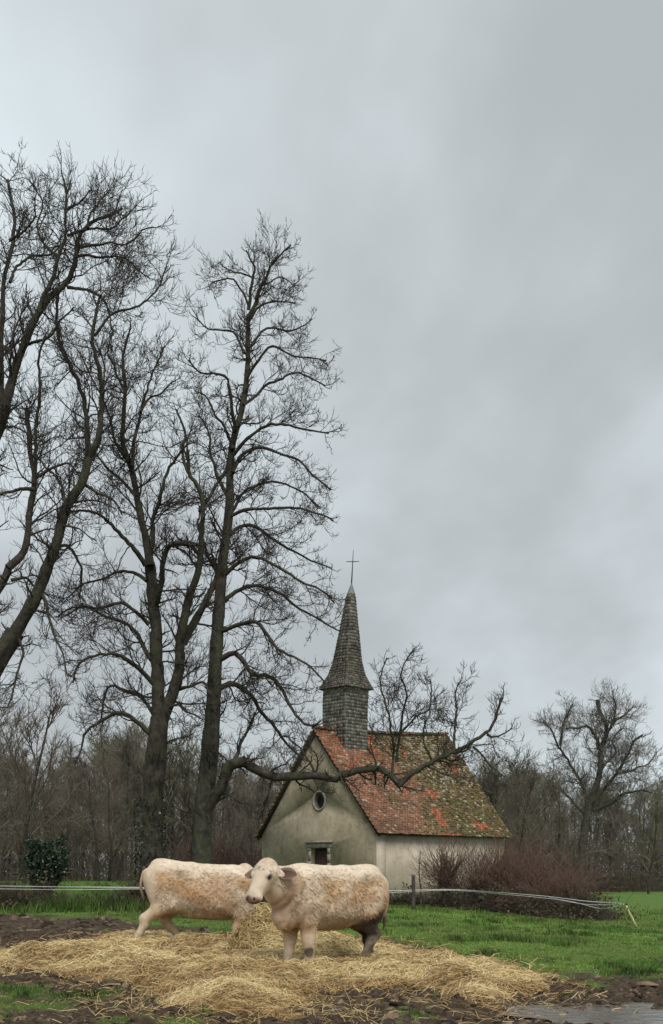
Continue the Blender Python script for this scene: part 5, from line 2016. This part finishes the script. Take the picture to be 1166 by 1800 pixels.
def coat_hair(V, Q, Nn, Cc, n, pose):
    """short curly winter hair"""
    T = np.concatenate([Q[:, [0, 1, 2]], Q[:, [0, 2, 3]]])
    ar = np.linalg.norm(np.cross(V[T[:, 1]] - V[T[:, 0]], V[T[:, 2]] - V[T[:, 0]]), axis=1)
    f = rng.choice(len(T), n, p=ar / ar.sum())
    w = rng.random((n, 2)); fl = w.sum(1) > 1; w[fl] = 1 - w[fl]
    w = np.concatenate([1 - w.sum(1, keepdims=True), w], 1)
    P = (V[T[f]] * w[..., None]).sum(1); N0 = norm((Nn[T[f]] * w[..., None]).sum(1)); C = (Cc[T[f]] * w[..., None]).sum(1)
    ok = P[:, 2] > .10
    O = np.array(pose['poll']); h, nn, e = head_frame(pose['head'], pose.get('roll', 0))
    th = ((P - O) @ h) / HS
    onhead = (np.linalg.norm(P - O - h * .25 * HS, axis=1) < .36 * HS) & (th > .10)
    ok &= ~(onhead & (th > .17))
    P, N0, C, onhead = P[ok], N0[ok], C[ok], onhead[ok]
    n = len(P)
    sw = fbm(P[:, 0] * 7, P[:, 2] * 7 + P[:, 1] * 3, 3, 3) * 9
    curl = np.maximum(sstep(.9, .6, np.abs(P[:, 0])) * sstep(1.45, 1.25, P[:, 2]) * sstep(.45, .65, P[:, 2]), .8 * onhead)
    lay = np.array([-.8, 0, -.55]) + (np.stack([np.cos(sw), .3 * np.sin(sw * 1.3), np.sin(sw)], 1)) * (.25 + .9 * curl)[:, None]
    lay = norm(lay - (lay * N0).sum(-1, keepdims=True) * N0)
    d = norm(N0 * .22 + lay + rng.normal(0, .12, (n, 3)))
    L = rng.uniform(.016, .034, n) * (1 + .8 * curl) * np.where(onhead, .8, 1) * np.where(P[:, 2] < .45, .6, 1)
    L = L[:, None]
    P1 = P + d * L * .55
    P2 = P + d * L - N0 * L * .12
    side = norm(np.cross(d, N0))
    c = C * rng.uniform(.80, 1.12, (n, 1))
    V1, Q1, T1_, C1 = ribbons(P - N0 * .003, P1, P2, side, rng.uniform(.0022, .0042, n), c)
    # thicker curled locks on the flanks, light and dark
    k = np.where(rng.random(n) < .13 * curl)[0]
    m = len(k)
    sg = np.where(rng.random(m) < .5, 1, -1)[:, None]
    Lk = rng.uniform(.035, .075, m)[:, None]
    q0 = P[k] + N0[k] * .002
    q1 = q0 + d[k] * Lk * .55 + N0[k] * .010
    q2 = q0 + d[k] * Lk * .75 + side[k] * sg * Lk * .55 + N0[k] * .002
    tone = np.where(rng.random((m, 1)) < .5, rng.uniform(.66, .88, (m, 1)), rng.uniform(.9, 1.0, (m, 1)))
    V2, Q2, T2_, C2 = ribbons(q0, q1, q2, side[k], rng.uniform(.006, .011, m), C[k] * tone)
    o = len(V1)
    return np.vstack([V1, V2]), np.vstack([Q1, Q2 + o]), np.vstack([T1_, T2_ + o]), np.vstack([C1, C2])


HAIR = mat_col('cow_hair', .75, .2)


def make_cow(label, pose, loc, heading, pitch=0.0, scale=1.0):
    root = tag(empty('cow', loc), label, 'cow')
    root.rotation_mode = 'ZYX'
    root.rotation_euler = (0, pitch, heading)
    root.scale = (scale * pose.get('long', 1), scale, scale)
    hstep = .019
    lo = np.array([-1.25, -.62, -.04]); hi = np.array([1.75, .95, 1.95])
    if pose.get('flip'):
        lo[1], hi[1] = -.62, 1.25
    g = [np.arange(lo[i], hi[i], hstep) for i in range(3)]
    X, Y, Z = np.meshgrid(*g, indexing='ij')
    D = cow_sdf(np.stack([X, Y, Z], -1), pose)
    V, Q = surface_nets(D, lo, hstep)
    # smooth the steps, then lumps and folds of the coat
    E = np.concatenate([Q[:, [0, 1]], Q[:, [1, 2]], Q[:, [2, 3]], Q[:, [3, 0]]])
    E = np.concatenate([E, E[:, ::-1]])
    deg = np.bincount(E[:, 0], minlength=len(V))[:, None]
    for _ in range(3):
        A = np.zeros_like(V)
        for ax in range(3):
            A[:, ax] = np.bincount(E[:, 0], V[E[:, 1], ax], minlength=len(V))
        V = V * .5 + .5 * A / np.maximum(deg, 1)
    fn = np.cross(V[Q[:, 1]] - V[Q[:, 0]], V[Q[:, 3]] - V[Q[:, 0]])
    Nn = np.zeros_like(V)
    for j in range(4):
        for ax in range(3):
            Nn[:, ax] += np.bincount(Q[:, j], fn[:, ax], minlength=len(V))
    Nn = norm(Nn)
    O = np.array(pose['poll']); h, n, e = head_frame(pose['head'], pose.get('roll', 0))
    body = sstep(.30, .5, np.linalg.norm(V - O - h * .25, axis=1)) * sstep(.35, .55, V[:, 2])
    V = V + Nn * (body * (.022 * (vn3(V, 4, 91) - .5) + .022 * (vn3(V, 12, 95) - .5) * sstep(.9, .6, np.abs(V[:, 0]))))[:, None]
    # folds of the neck skin
    nk = sstep(.55, .75, V[:, 0]) * sstep(1.15, .95, V[:, 0]) * sstep(1.35, 1.1, V[:, 2]) * body
    V = V + Nn * (nk * .010 * np.sin(V[:, 0] * 46 + V[:, 2] * 9 + 4 * vnoise(V[:, 2] * 6, V[:, 0] * 3, 4)))[:, None]
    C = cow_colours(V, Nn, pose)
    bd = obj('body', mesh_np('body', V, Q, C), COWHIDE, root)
    for s in (-1, 1):
        c = O + (h * .215 + n * .030 + s * e * .120) * HS
        P = np.array([[c - s * e * .022, c - s * e * .012, c, c + s * e * .010, c + s * e * .0165]])
        Vv, Qq, cp = tube_arrays(P, np.array([[.008, .025, .029, .021, .006]]), 10, True)
        obj('eye', mesh_np('eye', Vv, [Qq, cp]), M_EYE, root)
        obj('ear', ear_mesh(s, O, h, n, e, pose.get('droop', .25)), COWHIDE, root)
    for ch in pose['legs']:
        f = np.array(ch[-1][0])
        P = np.array([f + [-.005, 0, .075], f + [.005, 0, .045], f + [.022, 0, .0], f + [.024, 0, -.035]])[None]
        Vv, Qq, cp = tube_arrays(P, np.array([[.058, .070, .080, .084]]), 12, True)
        Vv[:, 1] = f[1] + (Vv[:, 1] - f[1]) * .9
        obj('hoof', mesh_np('hoof', Vv, [Qq, cp]), M_HOOF, root)
    tp = pose['tail']
    P = catmull(np.array(tp), 16)[None]
    Vv, Qq, cp = tube_arrays(P, np.interp(np.linspace(0, 1, 16), [0, .2, .65, .8, 1], [.05, .030, .022, .032, .006])[None], 8, True)
    tc = np.interp(np.linspace(0, 1, 16), [0, .55, .8], [1, .8, .18])
    obj('tail', mesh_np('tail', Vv, [Qq, cp], np.repeat(np.array([[.62, .48, .34]]) * tc[:, None], 8, 0)), COWHIDE, root)
    hv, hq, ht, hc = coat_hair(V, Q, Nn, C, 26000, pose)
    tag(obj('coat', mesh_np('coat', hv, [hq, ht], hc, smooth=False), HAIR, bd), kind='stuff')
    return root


def world_dir(d, heading):
    c, s = math.cos(-heading), math.sin(-heading)
    return (c * d[0] - s * d[1], s * d[0] + c * d[1], d[2])


BRN = (.26, .16, .085); MUD = (.045, .034, .028); GRY = (.24, .20, .16)
H1 = R(180 + 37)
LOC1 = np.array([at(573, 1600, 16.9)[0], 16.9, .08])
cow1 = dict(
    poll=(1.10, .10, 1.47), head=world_dir((-.36, -.66, -.80), H1), neck=(.86, .04, 1.18), tan=1.0, droop=.2, hind=.9, long=.98,
    legs=[front_leg(.46, .20, .45, .02), front_leg(.50, -.17, .56), hind_leg(.20, -.56), hind_leg(-.19, -.97)],
    stains=[(-.72, .30, .62, (.22, .25, .26), .95, MUD), (-.70, .2, .42, (.30, .3, .26), .55, GRY), (-.90, -.2, .4, (.22, .25, .42), .95, MUD), (.62, .30, .36, (.10, .12, .10), .0, MUD), (.50, .27, .24, (.09, .12, .09), .9, MUD),
            (.80, .25, 1.20, (.20, .35, .25), .62, (.34, .205, .12)), (.22, .35, 1.12, (.14, .3, .28), .6, (.42, .265, .12)), (.10, .36, .68, (.36, .25, .16), .55, (.33, .235, .14)), (.86, .15, .85, (.18, .3, .25), .45, (.38, .22, .14)), (-.84, .25, 1.05, (.25, .3, .22), .55, (.44, .25, .13)), (-.55, .3, .60, (.16, .2, .12), .5, MUD)],
    tail=[(-.98, 0, 1.28), (-1.07, .01, 1.22), (-1.10, .05, 1.0), (-1.09, .05, .75), (-1.07, .04, .52)])
make_cow('cream cow turning its head to the camera, hind legs dark with mud', cow1, LOC1, H1, R(0.5), 1.08)

H2 = R(9)
LOC2 = np.array([at(354, 1600, 20.6)[0], 20.6, .09])
cow2 = dict(
    poll=(.66, .52, 1.44), head=(.18, .80, -.52), neck=(.80, .26, 1.20), tan=1.0, flip=True, droop=.1,
    legs=[front_leg(.60, -.19, .56), front_leg(.64, .18, .72), hind_leg(-.20, -1.06), hind_leg(.19, -.34)],
    stains=[(.05, -.36, 1.0, (.50, .3, .24), .50, (.50, .30, .16)), (.35, -.34, .72, (.2, .25, .2), .5, (.46, .27, .14)), (-.85, -.3, .22, (.25, .2, .16), .5, GRY), (.3, 0, .52, (.4, .3, .1), .45, BRN)],
    tail=[(-.98, 0, 1.28), (-1.07, .02, 1.22), (-1.10, .08, 1.0), (-1.04, .16, .80), (-1.0, .18, .62)])
make_cow('tan-sided cow seen from behind its flank, feeding behind the straw heap', cow2, LOC2, H2, R(4.8), 1.12)
